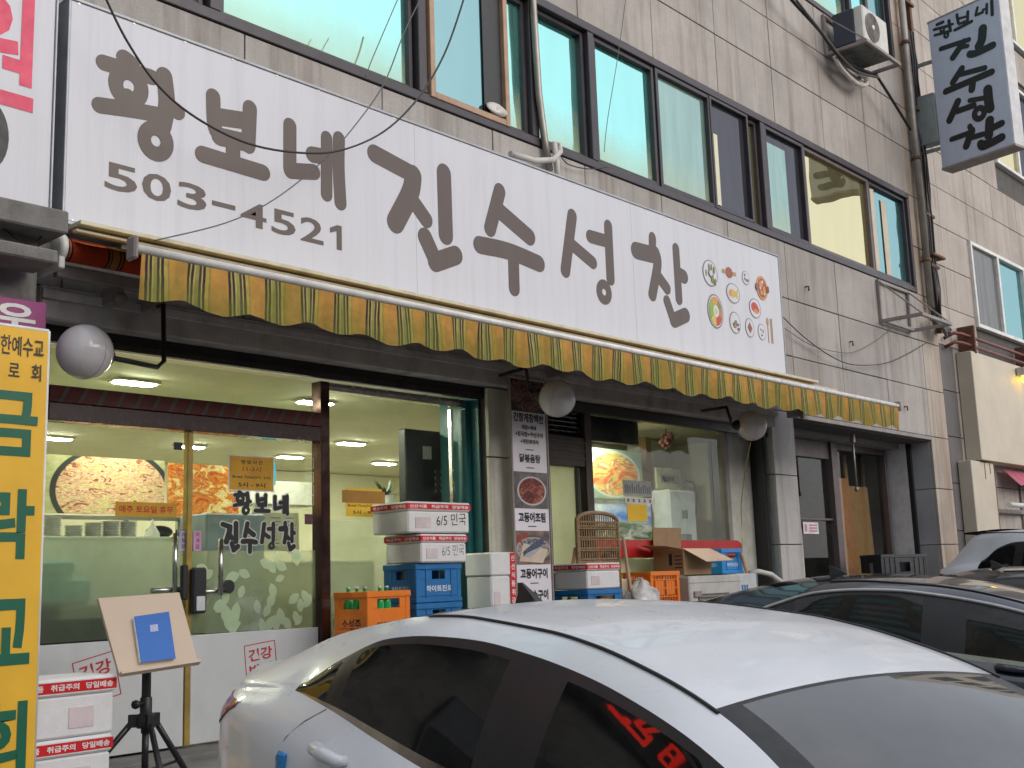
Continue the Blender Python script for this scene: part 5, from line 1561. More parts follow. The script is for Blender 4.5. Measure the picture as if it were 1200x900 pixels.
# ================================================================ lit rooms behind the glass
mb = MB()
mb.quad((3.35, 7.3, .675), (12.9, 7.3, .675), (12.9, 13.6, .675), (3.35, 13.6, .675)); mb.build('room_floor', FLOORIN, bld)
mb = MB(); mb.quad((3.35, 7.3, 3.40), (12.6, 7.3, 3.40), (12.6, 13.6, 3.40), (3.35, 13.6, 3.40)); mb.build('room_ceiling', CEILIN, bld)
mb = MB()
mb.box(3.36, 3.42, 7.32, 13.5, .68, 3.39); mb.box(3.42, 12.6, 13.5, 13.58, .68, 3.39); mb.box(12.54, 12.6, 7.92, 13.5, .68, 3.39)
mb.box(9.0, 12.54, 8.9, 8.96, .68, 3.39); mb.box(9.0, 9.05, 7.45, 8.9, .68, 3.39)
mb.each('room_wall', WALLIN, bld)
for i, (x, y, lb) in enumerate(((4.7, 8.22, 'bright flat ceiling lamp behind the transom window above the left door'), (6.48, 8.2, 'bright ceiling lamp near the post between the doors and window'), (5.78, 11.7, 'far ceiling lamp seen over the noodle poster'), (7.35, 11.6, 'far ceiling lamp seen beside the gold door edge'), (9.0, 11.9, 'far ceiling lamp seen above the hours notice on the door'), (8.75, 10.4, 'ceiling lamp seen at the left of the black cabinet'), (10.6, 11.9, 'far ceiling lamp seen low beside the black cabinet'), (4.6, 10.3, 'ceiling lamp at the far left of the dining room'), (10.0, 7.55, 'unseen ceiling lamp added behind the navy board to light the second shop posters'))):  # last lamp is added out of view to light the second shop posters
    t = thing('ceiling_lamp', lb, 'lamp', (x, y, 3.36), 'flat ceiling lamps in the dining room')
    MB().cb(x - .19, x + .19, y - .08, y + .08, 3.375, 3.398, .004).build('lamp_case', PLATE, t)
    k_ = .7 if y < 8 else 1
    MB().box(x - .16 * k_, x + .16 * k_, y - .055, y + .055, 3.366, 3.374).build('lamp_panel', LIGHTP, t)
poster('large noodle dish poster behind the left glass door', 4.18, 5.21, 2.365, 2.82, 8.60, FOOD_NOODLE)
poster('large orange stew poster behind the gold door edge', 5.25, 5.96, 2.355, 2.81, 8.62, FOOD_STEW)
single('serving_counter', MB().cb(3.45, 5.0, 7.85, 8.3, .68, 2.13, .01).cb(3.45, 5.0, 7.83, 8.32, 2.131, 2.15, .004), COUNTER, 'pale green serving counter behind the left glass door', 'counter', (4.2, 8.0, .68))
sh = thing('wall_shelf', 'shelf with rails above the serving counter, behind the left door', 'shelf', (4.4, 8.1, 2.28))
MB().cb(3.5, 5.05, 8.02, 8.10, 2.285, 2.315, .004).build('shelf_board', M('shelf_grey', (.3, .28, .22), .5), sh)
b = MB()
for x in (3.55, 4.55, 5.0):
    b.cb(x, x + .03, 8.05, 8.09, 2.15, 2.284, .003)
b.each('shelf_post', STEEL, sh)
for i, (x, n, lb) in enumerate(((3.93, 12, 'tall stack of white plates at the left end of the counter'), (4.09, 7, 'short stack of white plates beside the tall stack'), (4.24, 9, 'third stack of white plates from the left on the counter'), (4.38, 10, 'fourth stack of white plates from the left on the counter'), (4.52, 10, 'rightmost stack of white plates on the counter'))):
    t = thing('plate_stack', lb, 'plates', (x, 7.95, 2.151), 'stacks of plates on the serving counter')
    for k in range(n):
        MB().lathe((x + .002 * math.sin(k * 2.1), 7.95, 2.152 + k * .0115), (0, 0, 1), [(.0, 0), (.045, 0), (.066, .009), (.067, .0105), (.044, .003), (0, .003)], 16).build('plate', PLATE, t)
b = MB(); b.lathe((4.72, 7.95, 2.151), (0, 0, 1), [(.06, 0), (.055, .03), (.012, .1), (.01, .13), (.0, .135)], 14)
single('white_funnel', b, PLATE, 'white cone shaped bottle on the counter right of the plates', 'bottle', (4.72, 7.95, 2.151))
b = MB(); b.sphere((4.87, 8.1, 2.2), .1, 12, 8, (1.2, .5, .5))
single('kitchen_pot', b, BLACKPL, 'dark pot on the counter behind the gold door edge', 'pot', (4.87, 8.1, 2.15))
single('teal_tub', MB().cb(3.45, 3.95, 7.4, 7.8, 1.668, 1.86, .03).cb(3.46, 3.85, 7.42, 7.75, 1.865, 1.98, .03), M('teal_plastic', (.03, .3, .28), .4), 'teal plastic tub behind the frosted left door', 'tub', (3.7, 7.6, 1.668))
single('dark_cabinet', MB().cb(3.45, 4.56, 7.30, 7.82, .68, 1.665, .01), BLACKPL, 'dark low cabinet behind the foot of the left door', 'cabinet', (4, 7.6, .68))
single('grey_fridge', MB().cb(4.98, 5.52, 7.62, 8.0, .68, 2.32, .012), GREYBOX, 'grey metal cabinet behind the right glass door and shop name', 'cabinet', (5.25, 7.8, .68))
wm = poster('cream menu sheet with small print behind the shop name', 5.60, 6.08, 2.04, 2.36, 7.92, M('menu_sheet', (.6, .6, .42), .7), 'menu', 'menu_sheet')
b = MB()
rr = random.Random(4)
for i in range(3):
    for k in range(9):
        b.box(5.64 + i * .15, 5.64 + i * .15 + rr.uniform(.05, .11), 7.9165, 7.9172, 2.07 + k * .03, 2.078 + k * .03)
b.build('lettering', GREYINK, wm)
single('white_cooler', MB().cb(6.3, 7.05, 8.95, 9.2, 2.50, 2.74, .02), PLATE, 'white wall air conditioner at the back of the dining room', 'air conditioner', (6.7, 9.1, 2.5))
single('cyan_display', MB().cb(5.82, 5.905, 8.0, 8.1, 2.60, 2.79, .006), M_emit('cyan_glow', (.08, .6, .68), .7), 'small cyan lit display beside the hours notice', 'display', (5.92, 8.05, 2.56))
single('olive_counter', MB().cb(5.56, 7.0, 8.0, 8.5, .68, 1.93, .01).cb(5.54, 7.02, 7.98, 8.52, 1.931, 1.955, .004), M('olive_counter_front', (.33, .34, .22), .5), 'olive counter behind the leaf print of the right door', 'counter', (6.2, 8.2, .68))
bc = thing('black_cabinet', 'tall black cabinet with a white label inside the shop window', 'cabinet', (7.4, 7.7, .68))
MB().cb(7.08, 7.70, 7.66, 7.76, .68, 3.13, .01).build('cabinet_body', BLACKPL, bc)
MB().cb(7.29, 7.40, 7.652, 7.6585, 2.86, 2.98, .001).build('label', M('grey_label', (.35, .37, .35), .6, var=.3, vscale=60), bc)
b = MB()
for k in range(3):
    for i in range(4):
        b.box(7.44 + k * .07, 7.452 + k * .07, 7.655, 7.6585, 2.56 + i * .06, 2.585 + i * .06)
b.build('cabinet_print', GREYINK, bc)
pt = thing('potted_plant', 'small dark leafy plant beside the black cabinet', 'plant', (6.92, 7.9, 2.3))
rr = random.Random(8)
b = MB()
for i in range(40):
    a, e = rr.uniform(0, 6.28), rr.uniform(-.2, 1.2)
    p0 = Vector((6.92, 7.75, 2.52)); d_ = Vector((math.cos(a) * math.cos(e), math.sin(a) * math.cos(e), math.sin(e))) * rr.uniform(.08, .2)
    s_ = d_.cross(UZ).normalized() * .02
    b.add([p0, p0 + d_ * .5 + s_, p0 + d_, p0 + d_ * .5 - s_], [(0, 1, 2, 3)])
b.build('leaf_cluster', M('dark_leaf', (.02, .06, .02), .5), pt)
MB().lathe((6.92, 7.75, 2.34), (0, 0, 1), [(0, 0), (.06, 0), (.08, .18), (.0, .18)], 12).build('pot', PLATE, pt)
single('tall_stand', MB().cb(6.84, 7.0, 7.68, 7.84, .68, 2.338, .006), WALLIN, 'narrow pale stand carrying the leafy plant', 'stand', (6.92, 7.76, .68))
for x, lb in ((5.9, 'pale dining table deep inside, seen left of the post'), (7.6, 'pale dining table deep inside, behind the black cabinet')):
    b = MB(); b.cb(x, x + 1.1, 9.6, 10.3, 1.38, 1.42, .006); b.cb(x + .1, x + 1.0, 9.7, 10.2, .68, 1.379, .006)
    single('dining_table', b, COUNTER, lb, 'table', (x + .5, 10, .68))

# ================================================================ empty shop at the right
SG = 7.75
mb = MB()
mb.cb(13.12, 13.22, 7.6, 7.8, .672, 3.55, .004); mb.cb(15.42, 15.60, 7.66, 7.84, .672, 3.55, .004); mb.cb(17.28, 17.35, 7.7, 7.8, .672, 3.55, .004); mb.cb(13.22, 15.42, 7.7, 7.8, 3.3, 3.55, .004); mb.cb(15.60, 17.28, 7.7, 7.8, 3.46, 3.55, .004)
mb.cb(13.22, 15.42, 7.71, 7.79, 2.42, 2.45, .003)
mb.each('shop_frame', FRAME_B, bld)
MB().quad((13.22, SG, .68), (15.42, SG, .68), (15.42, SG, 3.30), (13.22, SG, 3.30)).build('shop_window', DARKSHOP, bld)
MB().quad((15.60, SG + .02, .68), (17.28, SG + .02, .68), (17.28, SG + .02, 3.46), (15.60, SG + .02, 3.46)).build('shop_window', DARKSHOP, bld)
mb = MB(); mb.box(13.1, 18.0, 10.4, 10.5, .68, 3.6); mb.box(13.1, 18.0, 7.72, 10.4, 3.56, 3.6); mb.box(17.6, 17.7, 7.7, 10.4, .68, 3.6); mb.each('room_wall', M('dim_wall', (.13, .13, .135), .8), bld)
mb = MB(); mb.cb(17.40, 17.45, 7.402, 7.78, .672, 3.64, .004); mb.build('white_reveal', M('white_reveal_paint', (.72, .72, .73), .7, dirt=.1), bld)
mb = MB(); mb.cb(17.40, 17.452, 7.33, 7.40, .672, 3.64, .004); mb.build('dark_gap_lining', BLACKMET, bld)
single('plywood_sheet', MB().obox((16.2, 7.90, 1.88), (.27, 0, 0), (0, .009, 0), (-.02, .04, 1.20)), PLY, 'orange plywood sheet leaning inside the empty shop', 'board', (16.2, 7.98, .68))
single('plywood_sheet', MB().obox((16.80, 7.94, 1.86), (.34, 0, 0), (0, .009, 0), (.02, .04, 1.12)), PLANK, 'yellowish board leaning beside the orange plywood sheet', 'board', (16.72, 8.02, .68))
for x0, x1, lb in ((16.70, 16.82, 'left brown plank rising above the plywood sheets'), (17.05, 17.45, 'right brown plank slanting above the plywood sheets')):
    single('plank', MB().obox(((x0 + x1) / 2, 8.1, 2.08), (.05, 0, 0), (0, .012, 0), ((x1 - x0) / 2, .05, 1.4)), PLANK, lb, 'plank', ((x0 + x1) / 2, 8.1, .68))
b = MB(); b.tube([(14.12, 7.55, .68), (14.12, 7.55, 2.28)], .022, 8); b.lathe((14.12, 7.55, .672), (0, 0, 1), [(.12, 0), (.12, .02), (.02, .04)], 12)
single('metal_pole', b, GALV, 'short metal pole standing behind the granite pier', 'pole', (14.12, 7.55, .672))
sn = thing('paper_sign', 'small white paper with pink print on the empty shop window', 'sign', (14.75, 7.74, 2.24))
MB().cb(14.56, 15.0, 7.738, 7.742, 2.23, 2.39, .0006).build('sheet', PAPER, sn)
b = MB()
for i in range(3):
    b.box(14.73, 14.96, 7.7365, 7.7375, 2.26 + i * .04, 2.28 + i * .04)
b.box(14.60, 14.66, 7.7365, 7.7375, 2.26, 2.36)
b.build('lettering', M('pink_ink', (.6, .2, .35), .6), sn)
b = MB(); b.tube([(15.38, 7.3, 3.64), (15.38, 7.3, 2.86)], .016, 8); b.lathe((15.38, 7.3, 2.80), (0, 0, 1), [(.0, 0), (.03, .01), (.03, .05), (.016, .07)], 8); b.cb(15.35, 15.41, 7.27, 7.33, 3.5, 3.63, .006)
single('hanging_pipe', b, GALV, 'thin pipe hanging from the ledge before the empty shop', 'pipe', (15.38, 7.3, 2.8))

# ================================================================ right hand building
rbd = thing('tiled_building', 'beige tiled building with white framed windows at the right edge', 'building', (24, 7.5, .639))
mb = MB(); mb.box(18.25, 32, 7.55, 14, .64, 16.3); mb.build('wall', BACK, rbd)
mb = MB(); mb.cb(32.01, 62, 7.4, 14, .64, 17.5, .02); mb.build('wall', CREAM, rbd)
mb = MB()
for k in range(9):
    for i in range(4):
        mb.cb(33.5 + k * 3.1, 35.6 + k * 3.1, 7.36, 7.42, 3.5 + i * 3.4, 5.4 + i * 3.4, .01)
mb.each('window', DARKGL, rbd)
tx = [18.6] + [18.6 + .705 * k for k in range(1, 17)]
tx = [18.28, 18.6, 20.02, 21.42, 22.82, 24.22, 25.62, 27.02, 28.42]
tz = [.66, 1.5, 2.3, 3.1, 3.9, 4.7, 5.5, 6.22, 6.97, 7.72, 8.46, 9.18, 9.9, 10.65, 11.4, 12.15, 12.9, 13.65, 14.4, 15.2, 16]
wins = [(21.28, 24.2, 6.05, 7.70), (23.3, 26.2, 9.75, 11.9), (24.0, 27.0, 13.0, 15.0)]
for k in range(len(tz) - 1):
    for i in range(len(tx) - 1):
        x0, x1, z0, z1 = tx[i], tx[i + 1], tz[k], tz[k + 1]
        if k % 2 == 0 and i > 1:
            x0, x1 = x0 - .0, x1 - .0
        segs = [(x0, x1)]
        for a0, a1, c0, c1 in wins:
            if z1 > c0 + .1 and z0 < c1 - .1:
                ns = []
                for s0, s1 in segs:
                    if s1 <= a0 or s0 >= a1:
                        ns.append((s0, s1))
                    else:
                        if s0 < a0: ns.append((s0, a0))
                        if s1 > a1: ns.append((a1, s1))
                segs = ns
        for s0, s1 in segs:
            if s1 > 26.5 and z0 < 11:
                continue
            panel(s0, s1, z0, z1, TILE_SHADE if (x0 < 19.9 and z1 < 5.6) or x0 < 18.5 else TILE, 7.5, rbd, 'wall_tile')
mb = MB(); mb.box(18.14, 18.27, 7.35, 7.6, .64, 12); mb.build('dark_gap_lining', TILE_SHADE, rbd)  # gap filler in the same shade-darkened tile colour
def rwin(x0, x1, z0, z1, pl, pr):
    b = MB()
    f = .07
    b.cb(x0, x1, 7.44, 7.56, z0, z0 + f, .005); b.cb(x0, x1, 7.44, 7.56, z1 - f, z1, .005)
    b.cb(x0, x0 + f, 7.441, 7.56, z0 + f, z1 - f, .005); b.cb(x1 - f, x1, 7.441, 7.56, z0 + f, z1 - f, .005)
    xm = (x0 + x1) / 2 - .05
    b.cb(xm - .045, xm + .045, 7.443, 7.56, z0 + f, z1 - f, .005)
    w = b.build('window', WHITE_FR, rbd)
    MB().quad((x0 + f, 7.5, z0 + f), (xm - .045, 7.5, z0 + f), (xm - .045, 7.5, z1 - f), (x0 + f, 7.5, z1 - f)).build('pane', pl, w)
    MB().quad((xm + .045, 7.52, z0 + f), (x1 - f, 7.52, z0 + f), (x1 - f, 7.52, z1 - f), (xm + .045, 7.52, z1 - f)).build('pane', pr, w)
SCRN = M_mirror_glass('grey_screen_pane', (.5, .5, .5), (.13, .13, .13), .25)
rwin(21.28, 24.2, 6.05, 7.70, SCRN, TEAL_D)
rwin(23.3, 26.2, 9.75, 11.9, PALEGL, DARKGL)
rwin(24.0, 27.0, 13.0, 15.0, PALEGL, PALEGL)
cf = thing('cream_fascia', 'blank cream fascia box over the shop at the right edge', 'fascia', (22.5, 7.3, 3.4))
MB().cb(20.12, 26, 7.22, 7.49, 3.50, 5.42, .01).build('fascia_panel', CREAM, cf)
MB().cb(20.12, 26, 7.21, 7.225, 3.485, 3.51, .004).build('rusty_edge', RUST, cf)
cp = thing('cream_pier', 'cream painted pier with rust streaks below the blank fascia', 'pier', (20.3, 7.3, .65))
MB().cb(19.7, 20.78, 7.26, 7.49, .65, 3.48, .01).build('pier_panel', CREAM, cp)
b = MB()
for x, L in ((20.3, .3), (20.74, 1.2), (20.55, .2)):
    b.box(x, x + .03, 7.2565, 7.2595, 3.48 - L, 3.47)
b.each('rust_streak', RUST, cp)
mb = MB(); mb.box(20.8, 26, 7.60, 7.7, .66, 3.4); mb.build('dark_shopfront', DARKGL, rbd)
mb = MB(); mb.cb(20.8, 26, 7.4, 7.58, 2.62, 2.70, .01); mb.cb(22.6, 22.68, 7.45, 7.58, .66, 3.4, .01); mb.each('shopfront_rail', PAINTST, rbd)
b = MB(); b.grid(lambda a, t: (21.55 + 3 * a, 7.38 - .25 * t, 3.42 - .28 * t - .03 * math.sin(a * 30) * t), 40, 4)
single('pink_awning', b, AWN_PINK, 'small faded pink and green awning at the right edge', 'awning', (22, 7.3, 3.1))
b = MB(); b.tube([(21.0, 7.15, 2.75), (22.4, 7.15, 2.75)], .045, 10)
single('white_tube', b, WHITE_FR, 'white rolled tube by the right hand shop window', 'tube', (21.7, 7.15, 2.7))
sp_ = thing('spot_lamp', 'lit yellow spot lamp on the cream fascia at the right edge', 'lamp', (22.4, 7.1, 5.1))
MB().cb(22.3, 22.5, 7.05, 7.21, 5.2, 5.36, .01).build('lamp_hood', ALU, sp_)
MB().sphere((22.4, 7.08, 5.14), .1, 14, 10, (1, .8, .8)).build('lamp_glass', SPOT, sp_)
for dz, lb in ((0, 'upper dark red pipe running along the tiled wall'), (-.16, 'lower dark red pipe running along the tiled wall')):
    b = MB(); b.tube([(19.55, 7.46, 5.60 + dz), (19.62, 7.3, 5.68 + dz), (19.9, 7.28, 5.70 + dz), (27, 7.28, 5.70 + dz)], .03, 10)
    single('red_pipe', b, M('red_pipe_paint' + ('' if dz else '_b'), (.16, .03, .025), .5, dirt=.3), lb, 'pipe', (22, 7.3, 5.6))
for x, lb in ((20.3, 'rusty bracket holding the two red pipes above the blank fascia'), (23.2, 'far rusty bracket holding the two red pipes at the right edge')):
    single('pipe_bracket', MB().cb(x, x + .06, 7.2, 7.49, 5.40, 5.90, .006), RUST, lb, 'bracket', (x, 7.3, 5.4))

# ================================================================ pipes and cables at the building edge
dp = thing('drain_pipe', 'pale metal drainpipe running down the corner of the granite building', 'pipe', (17.72, 6.9, 5.2))
MB().tube([(17.70, 6.9, 13), (17.70, 6.9, 5.75)], .055, 12).build('pipe', GALV, dp)
b = MB()
for z in (6.5, 8.2, 10.2):
    b.lathe((17.70, 6.9, z), (0, 0, 1), [(.056, 0), (.07, .005), (.07, .06), (.056, .065)], 12); b.cb(17.69, 17.71, 6.9, 7.0, z + .02, z + .04, .002)
b.each('pipe_clamp', RUST, dp)
rc = thing('rusty_conduit', 'cluster of rusty conduits and angle iron beside the drainpipe', 'conduit', (18.0, 6.95, 5.3))
b = MB(); b.tube([(17.86, 6.95, 13), (17.86, 6.95, 5.6)], .03, 8); b.build('conduit', RUST, rc)
b = MB(); b.tube([(17.97, 6.97, 13), (17.97, 6.97, 5.5)], .025, 8); b.build('conduit', RUST, rc)
b = MB(); b.cb(18.03, 18.11, 6.9, 6.985, 5.4, 13, .004); b.build('angle_iron', RUST, rc)
b = MB()
for z in (6.45, 7.3, 9.1, 11.0):
    b.cb(17.8, 18.13, 6.86, 6.9, z, z + .05, .004)
b.cb(17.78, 18.25, 6.8, 6.99, 6.62, 6.66, .004)
b.each('cross_strap', RUST, rc)
rr = random.Random(12)
for i in range(5):
    x = 17.82 + i * .05
    pts = [(x + rr.uniform(-.03, .03), 6.88 + rr.uniform(-.03, .02), z) for z in [10.5 - k * .55 for k in range(10)]]
    b = MB(); b.tube(pts, rr.uniform(.008, .014), 6); b.build('loose_cable', CABLE if i % 2 else GREYCABLE, rc)
b = MB()
for i in range(9):
    b.tube([(17.45 + i * .05, 6.85, 5.62 - rr.uniform(0, .1)), (17.6 + i * .04, 6.7, 5.42 - rr.uniform(0, .1)), (17.9, 6.78, 5.36 + rr.uniform(-.1, .1)), (18.05, 6.9, 5.5)], .022, 6)
b.each('cable_bundle', GREYCABLE, rc)
b = MB(); b.cb(18.14, 18.22, 7.1, 7.2, 2.72, 2.98, .006)
single('junction_box', b, WHITE_FR, 'small white junction box in the gap between the buildings', 'box', (18.18, 7.15, 2.72))

# air conditioner on its bracket
ac = thing('air_conditioner', 'white outdoor air conditioner with a round fan below the upper window', 'air conditioner', (16.2, 6.6, 8.95))
MB().cb(14.88, 15.69, 6.37, 6.52, 9.15, 9.68, .02).build('casing', M('ac_white', (.62, .61, .58), .45, dirt=.12), ac)
MB().cb(14.885, 15.685, 6.522, 6.84, 9.155, 9.675, .01).build('back_panel', NAVY, ac)
b = MB(); b.lathe((15.15, 6.368, 9.40), (0, -1, 0), [(0, .004), (.205, .004), (.21, .012), (.22, .012), (.22, 0)], 32); b.build('fan_shroud', M('ac_grey', (.33, .32, .31), .5), ac)
b = MB()
for k in range(14):
    r_ = .03 + .0135 * k
    b.tube([(15.15 + r_ * math.cos(a * .2618), 6.348, 9.40 + r_ * math.sin(a * .2618)) for a in range(25)], .0032, 4, caps=False)
for k in range(8):
    a = k * math.pi / 4
    b.tube([(15.15, 6.347, 9.40), (15.15 + .21 * math.cos(a), 6.347, 9.40 + .21 * math.sin(a))], .004, 4)
b.build('fan_grille', PAINTST, ac)
b = MB(); b.lathe((15.15, 6.355, 9.40), (0, -1, 0), [(0, .012), (.035, .012), (.04, 0)], 14); b.build('fan_hub', WHITE_FR, ac)
def bracket(t, x0, x1, y0, z0, z1, w=.05):
    b = MB()
    for x in (x0, x1):
        b.cb(x, x + w, 6.95, 6.995, z0, z1, .004)
    b.each('wall_bar', PAINTST, t)
    b = MB()
    for x in (x0, x1):
        b.cb(x, x + w, y0, 6.948, z0, z0 + w, .004)
    b.each('arm_bar', PAINTST, t)
    b = MB(); b.cb(x0 + w, x1, y0, y0 + w, z0 + .001, z0 + w, .004); b.cb(x0 + w, x1, 6.90, 6.948, z0 + .001, z0 + w, .004); b.cb(x0 + w, x1, 6.95, 6.994, z1 - w, z1 - .001, .004); b.each('cross_bar', PAINTST, t)
    b = MB()
    for x in (x0 + w / 2, x1 + w / 2):
        b.bar((x, 6.96, z1 - .03), (x, y0 + .03, z0 + w), .035, .02)
    b.each('brace_bar', PAINTST, t)
k = thing('air_conditioner_bracket', 'brown steel bracket frame carrying the outdoor air conditioner', 'bracket', (15.9, 6.6, 9.05))
bracket(k, 14.87, 15.97, 6.34, 9.09, 9.74)
MB().cb(14.93, 15.72, 6.40, 6.89, 9.10, 9.135, .005).build('drip_tray', M('tray_grey', (.14, .16, .15), .7, var=.5, vscale=9, dirt=.5), k)
k = thing('empty_bracket', 'empty triangular steel bracket below the right end of the upper windows', 'bracket', (16.7, 6.6, 5.25))
bracket(k, 15.93, 16.97, 6.34, 5.27, 5.93)

# drain pipe and white hose at the windows above the sign
b = MB(); b.tube([(8.26, 6.95, 8.2), (8.28, 6.95, 7.4), (8.31, 6.95, 6.5), (8.37, 6.95, 6.05), (8.42, 6.94, 5.72)], .036, 10)
single('window_pipe', b, GALV, 'dark pipe running down the post between the teal windows', 'pipe', (8.3, 6.95, 5.7))
b = MB(); b.tube([(7.75, 6.86, 5.70), (8.1, 6.86, 5.72), (8.38, 6.86, 5.80), (8.50, 6.86, 5.92), (8.50, 6.87, 6.0), (8.44, 6.88, 6.0), (8.46, 6.88, 5.8), (8.47, 6.88, 5.62)], .03, 10)
single('white_hose', b, HOSEW, 'white hose curling at the sill above the long sign', 'hose', (8.2, 6.86, 5.65))
def wire(pts, r_, mat, lb):
    P = [Vector(p) for p in pts]
    Q = []
    for i in range(len(P) - 1):
        a, b_, c, d = P[max(i - 1, 0)], P[i], P[i + 1], P[min(i + 2, len(P) - 1)]
        for k in range(6):
            t = k / 6
            Q.append(.5 * ((2 * b_) + (c - a) * t + (2 * a - 5 * b_ + 4 * c - d) * t * t + (3 * b_ - a - 3 * c + d) * t ** 3))
    Q.append(P[-1])
    single('wire', MB().tube(Q, r_, 6), mat, lb, 'wire', tuple(Q[0]))
wire([(12.886, 6.75, 9.559), (13.497, 6.75, 9.363), (14.249, 6.75, 9.193), (14.707, 6.75, 9.014), (15.265, 6.75, 8.974), (16.058, 6.75, 9.093)], 0.028, CABLE, 'thick black cable sloping down to the air conditioner bracket')
wire([(13.23, 6.72, 9.498), (13.836, 6.72, 9.288), (14.308, 6.72, 9.139), (14.798, 6.72, 8.969), (15.328, 6.72, 8.905), (16.072, 6.72, 9.047)], 0.018, GREYCABLE, 'thinner grey cable beside the thick one near the air conditioner')
wire([(16.058, 6.75, 9.093), (16.496, 6.75, 8.883), (17.176, 6.75, 8.532)], 0.024, CABLE, 'black cable running from the bracket down to the drainpipe')
wire([(14.776, 6.8, 8.989), (14.893, 6.8, 8.897), (15.096, 6.8, 8.83), (15.417, 6.8, 8.786), (15.678, 6.8, 8.827), (15.808, 6.8, 8.908), (15.736, 6.8, 8.98), (15.481, 6.8, 8.98)], 0.036, HOSEW, 'pale insulated hose looping under the air conditioner bracket')
wire([(3.364, 6.4, 5.565), (3.407, 6.4, 5.464), (3.561, 6.4, 5.227), (3.78, 6.4, 5.003), (4.07, 6.4, 4.862), (4.479, 6.4, 4.792), (4.92, 6.4, 4.839), (5.318, 6.4, 4.963), (5.749, 6.4, 5.231), (6.126, 6.4, 5.621), (6.432, 6.4, 6.092), (6.655, 6.4, 6.597), (6.749, 6.4, 6.871)], 0.008, CABLE, 'black cable drooping across the left half of the long sign')
wire([(6.3, 6.45, 6.678), (6.045, 6.45, 6.205), (5.802, 6.45, 5.662), (5.497, 6.45, 5.225), (5.179, 6.45, 4.854), (4.74, 6.45, 4.456), (4.345, 6.45, 4.201), (3.806, 6.45, 3.967)], 0.005, GREYCABLE, 'thin grey wire slanting over the phone number')
wire([(6.052, 6.5, 6.565), (5.762, 6.5, 5.941), (5.651, 6.5, 5.688)], 0.004, GREYCABLE, 'thin wire across the large left teal window')
wire([(9.863, 6.9, 8.218), (9.636, 6.9, 7.379), (9.371, 6.9, 6.517), (9.282, 6.9, 6.132)], 0.004, GREYCABLE, 'thin wire hanging across the middle teal windows')
wire([(12.877, 6.9, 4.884), (13.338, 6.9, 4.715), (13.895, 6.9, 4.572), (14.496, 6.9, 4.493), (15.073, 6.9, 4.525), (15.872, 6.9, 4.655), (16.663, 6.9, 4.892), (17.35, 6.9, 5.139)], 0.007, CABLE, 'thin black wire drooping between the long sign and the corner')
wire([(12.955, 6.93, 4.757), (13.61, 6.93, 4.632), (14.455, 6.93, 4.635), (14.987, 6.93, 4.725), (15.722, 6.93, 4.994), (16.365, 6.93, 5.301), (16.777, 6.93, 5.519)], 0.005, GREYCABLE, 'faint wire looping just above the black drooping wire')
wire([(8.566, 6.93, 5.953), (8.695, 6.93, 5.86), (9.043, 6.93, 5.893), (9.369, 6.93, 5.994)], 0.006, CABLE, 'short black wire loop under the middle teal window')
wire([(2.836, 6.5, 3.877), (2.94, 6.5, 3.815), (3.043, 6.5, 3.815), (3.103, 6.5, 3.89), (3.152, 6.5, 3.992)], 0.006, CABLE, 'black wire loop beneath the neighbouring white sign')


# ================================================================ across the street (seen mirrored in glass and paint)
ob = thing('opposite_building', 'plain low building row across the street, seen mirrored in the glass', 'building', (10, -14, 0))
MB().cb(-14, 34, -22, -14, 0, 7.5, .02).build('wall', M('opposite_plaster', (.26, .24, .22), .85, var=.25, vscale=.7), ob)
b = MB()
for k in range(14):
    b.cb(-12.5 + k * 3.3, -10.4 + k * 3.3, -13.99, -13.95, 4.6, 6.3, .01)
b.each('window', DARKGL, ob)
b = MB()
for k in range(10):
    b.cb(-13 + k * 4.7, -9.2 + k * 4.7, -13.99, -13.93, .3, 2.9, .01)
b.each('shop_window', DARKGL, ob)

tb = thing('street_end_building', 'tall beige building closing the left end of the street, seen mirrored in the car windows', 'building', (-15, -3, 0))
MB().cb(-22, -15, -13, 6.5, 0, 30, .02).build('wall', M('street_end_plaster', (.3, .27, .23), .85, var=.25, vscale=.7), tb)
b = MB(); c = MB()
for k in range(9):
    for i in range(5):
        y = -12 + i * 3.7
        b.cb(-15.02, -14.95, y, y + 2.6, 2.0 + k * 3.1, 3.9 + k * 3.1, .01)
        c.cb(-14.955, -14.94, y + .1, y + 2.5, 2.1 + k * 3.1, 3.8 + k * 3.1, .002)
b.each('window_frame', FRAME, tb)
c.each('window', TEAL_D, tb)

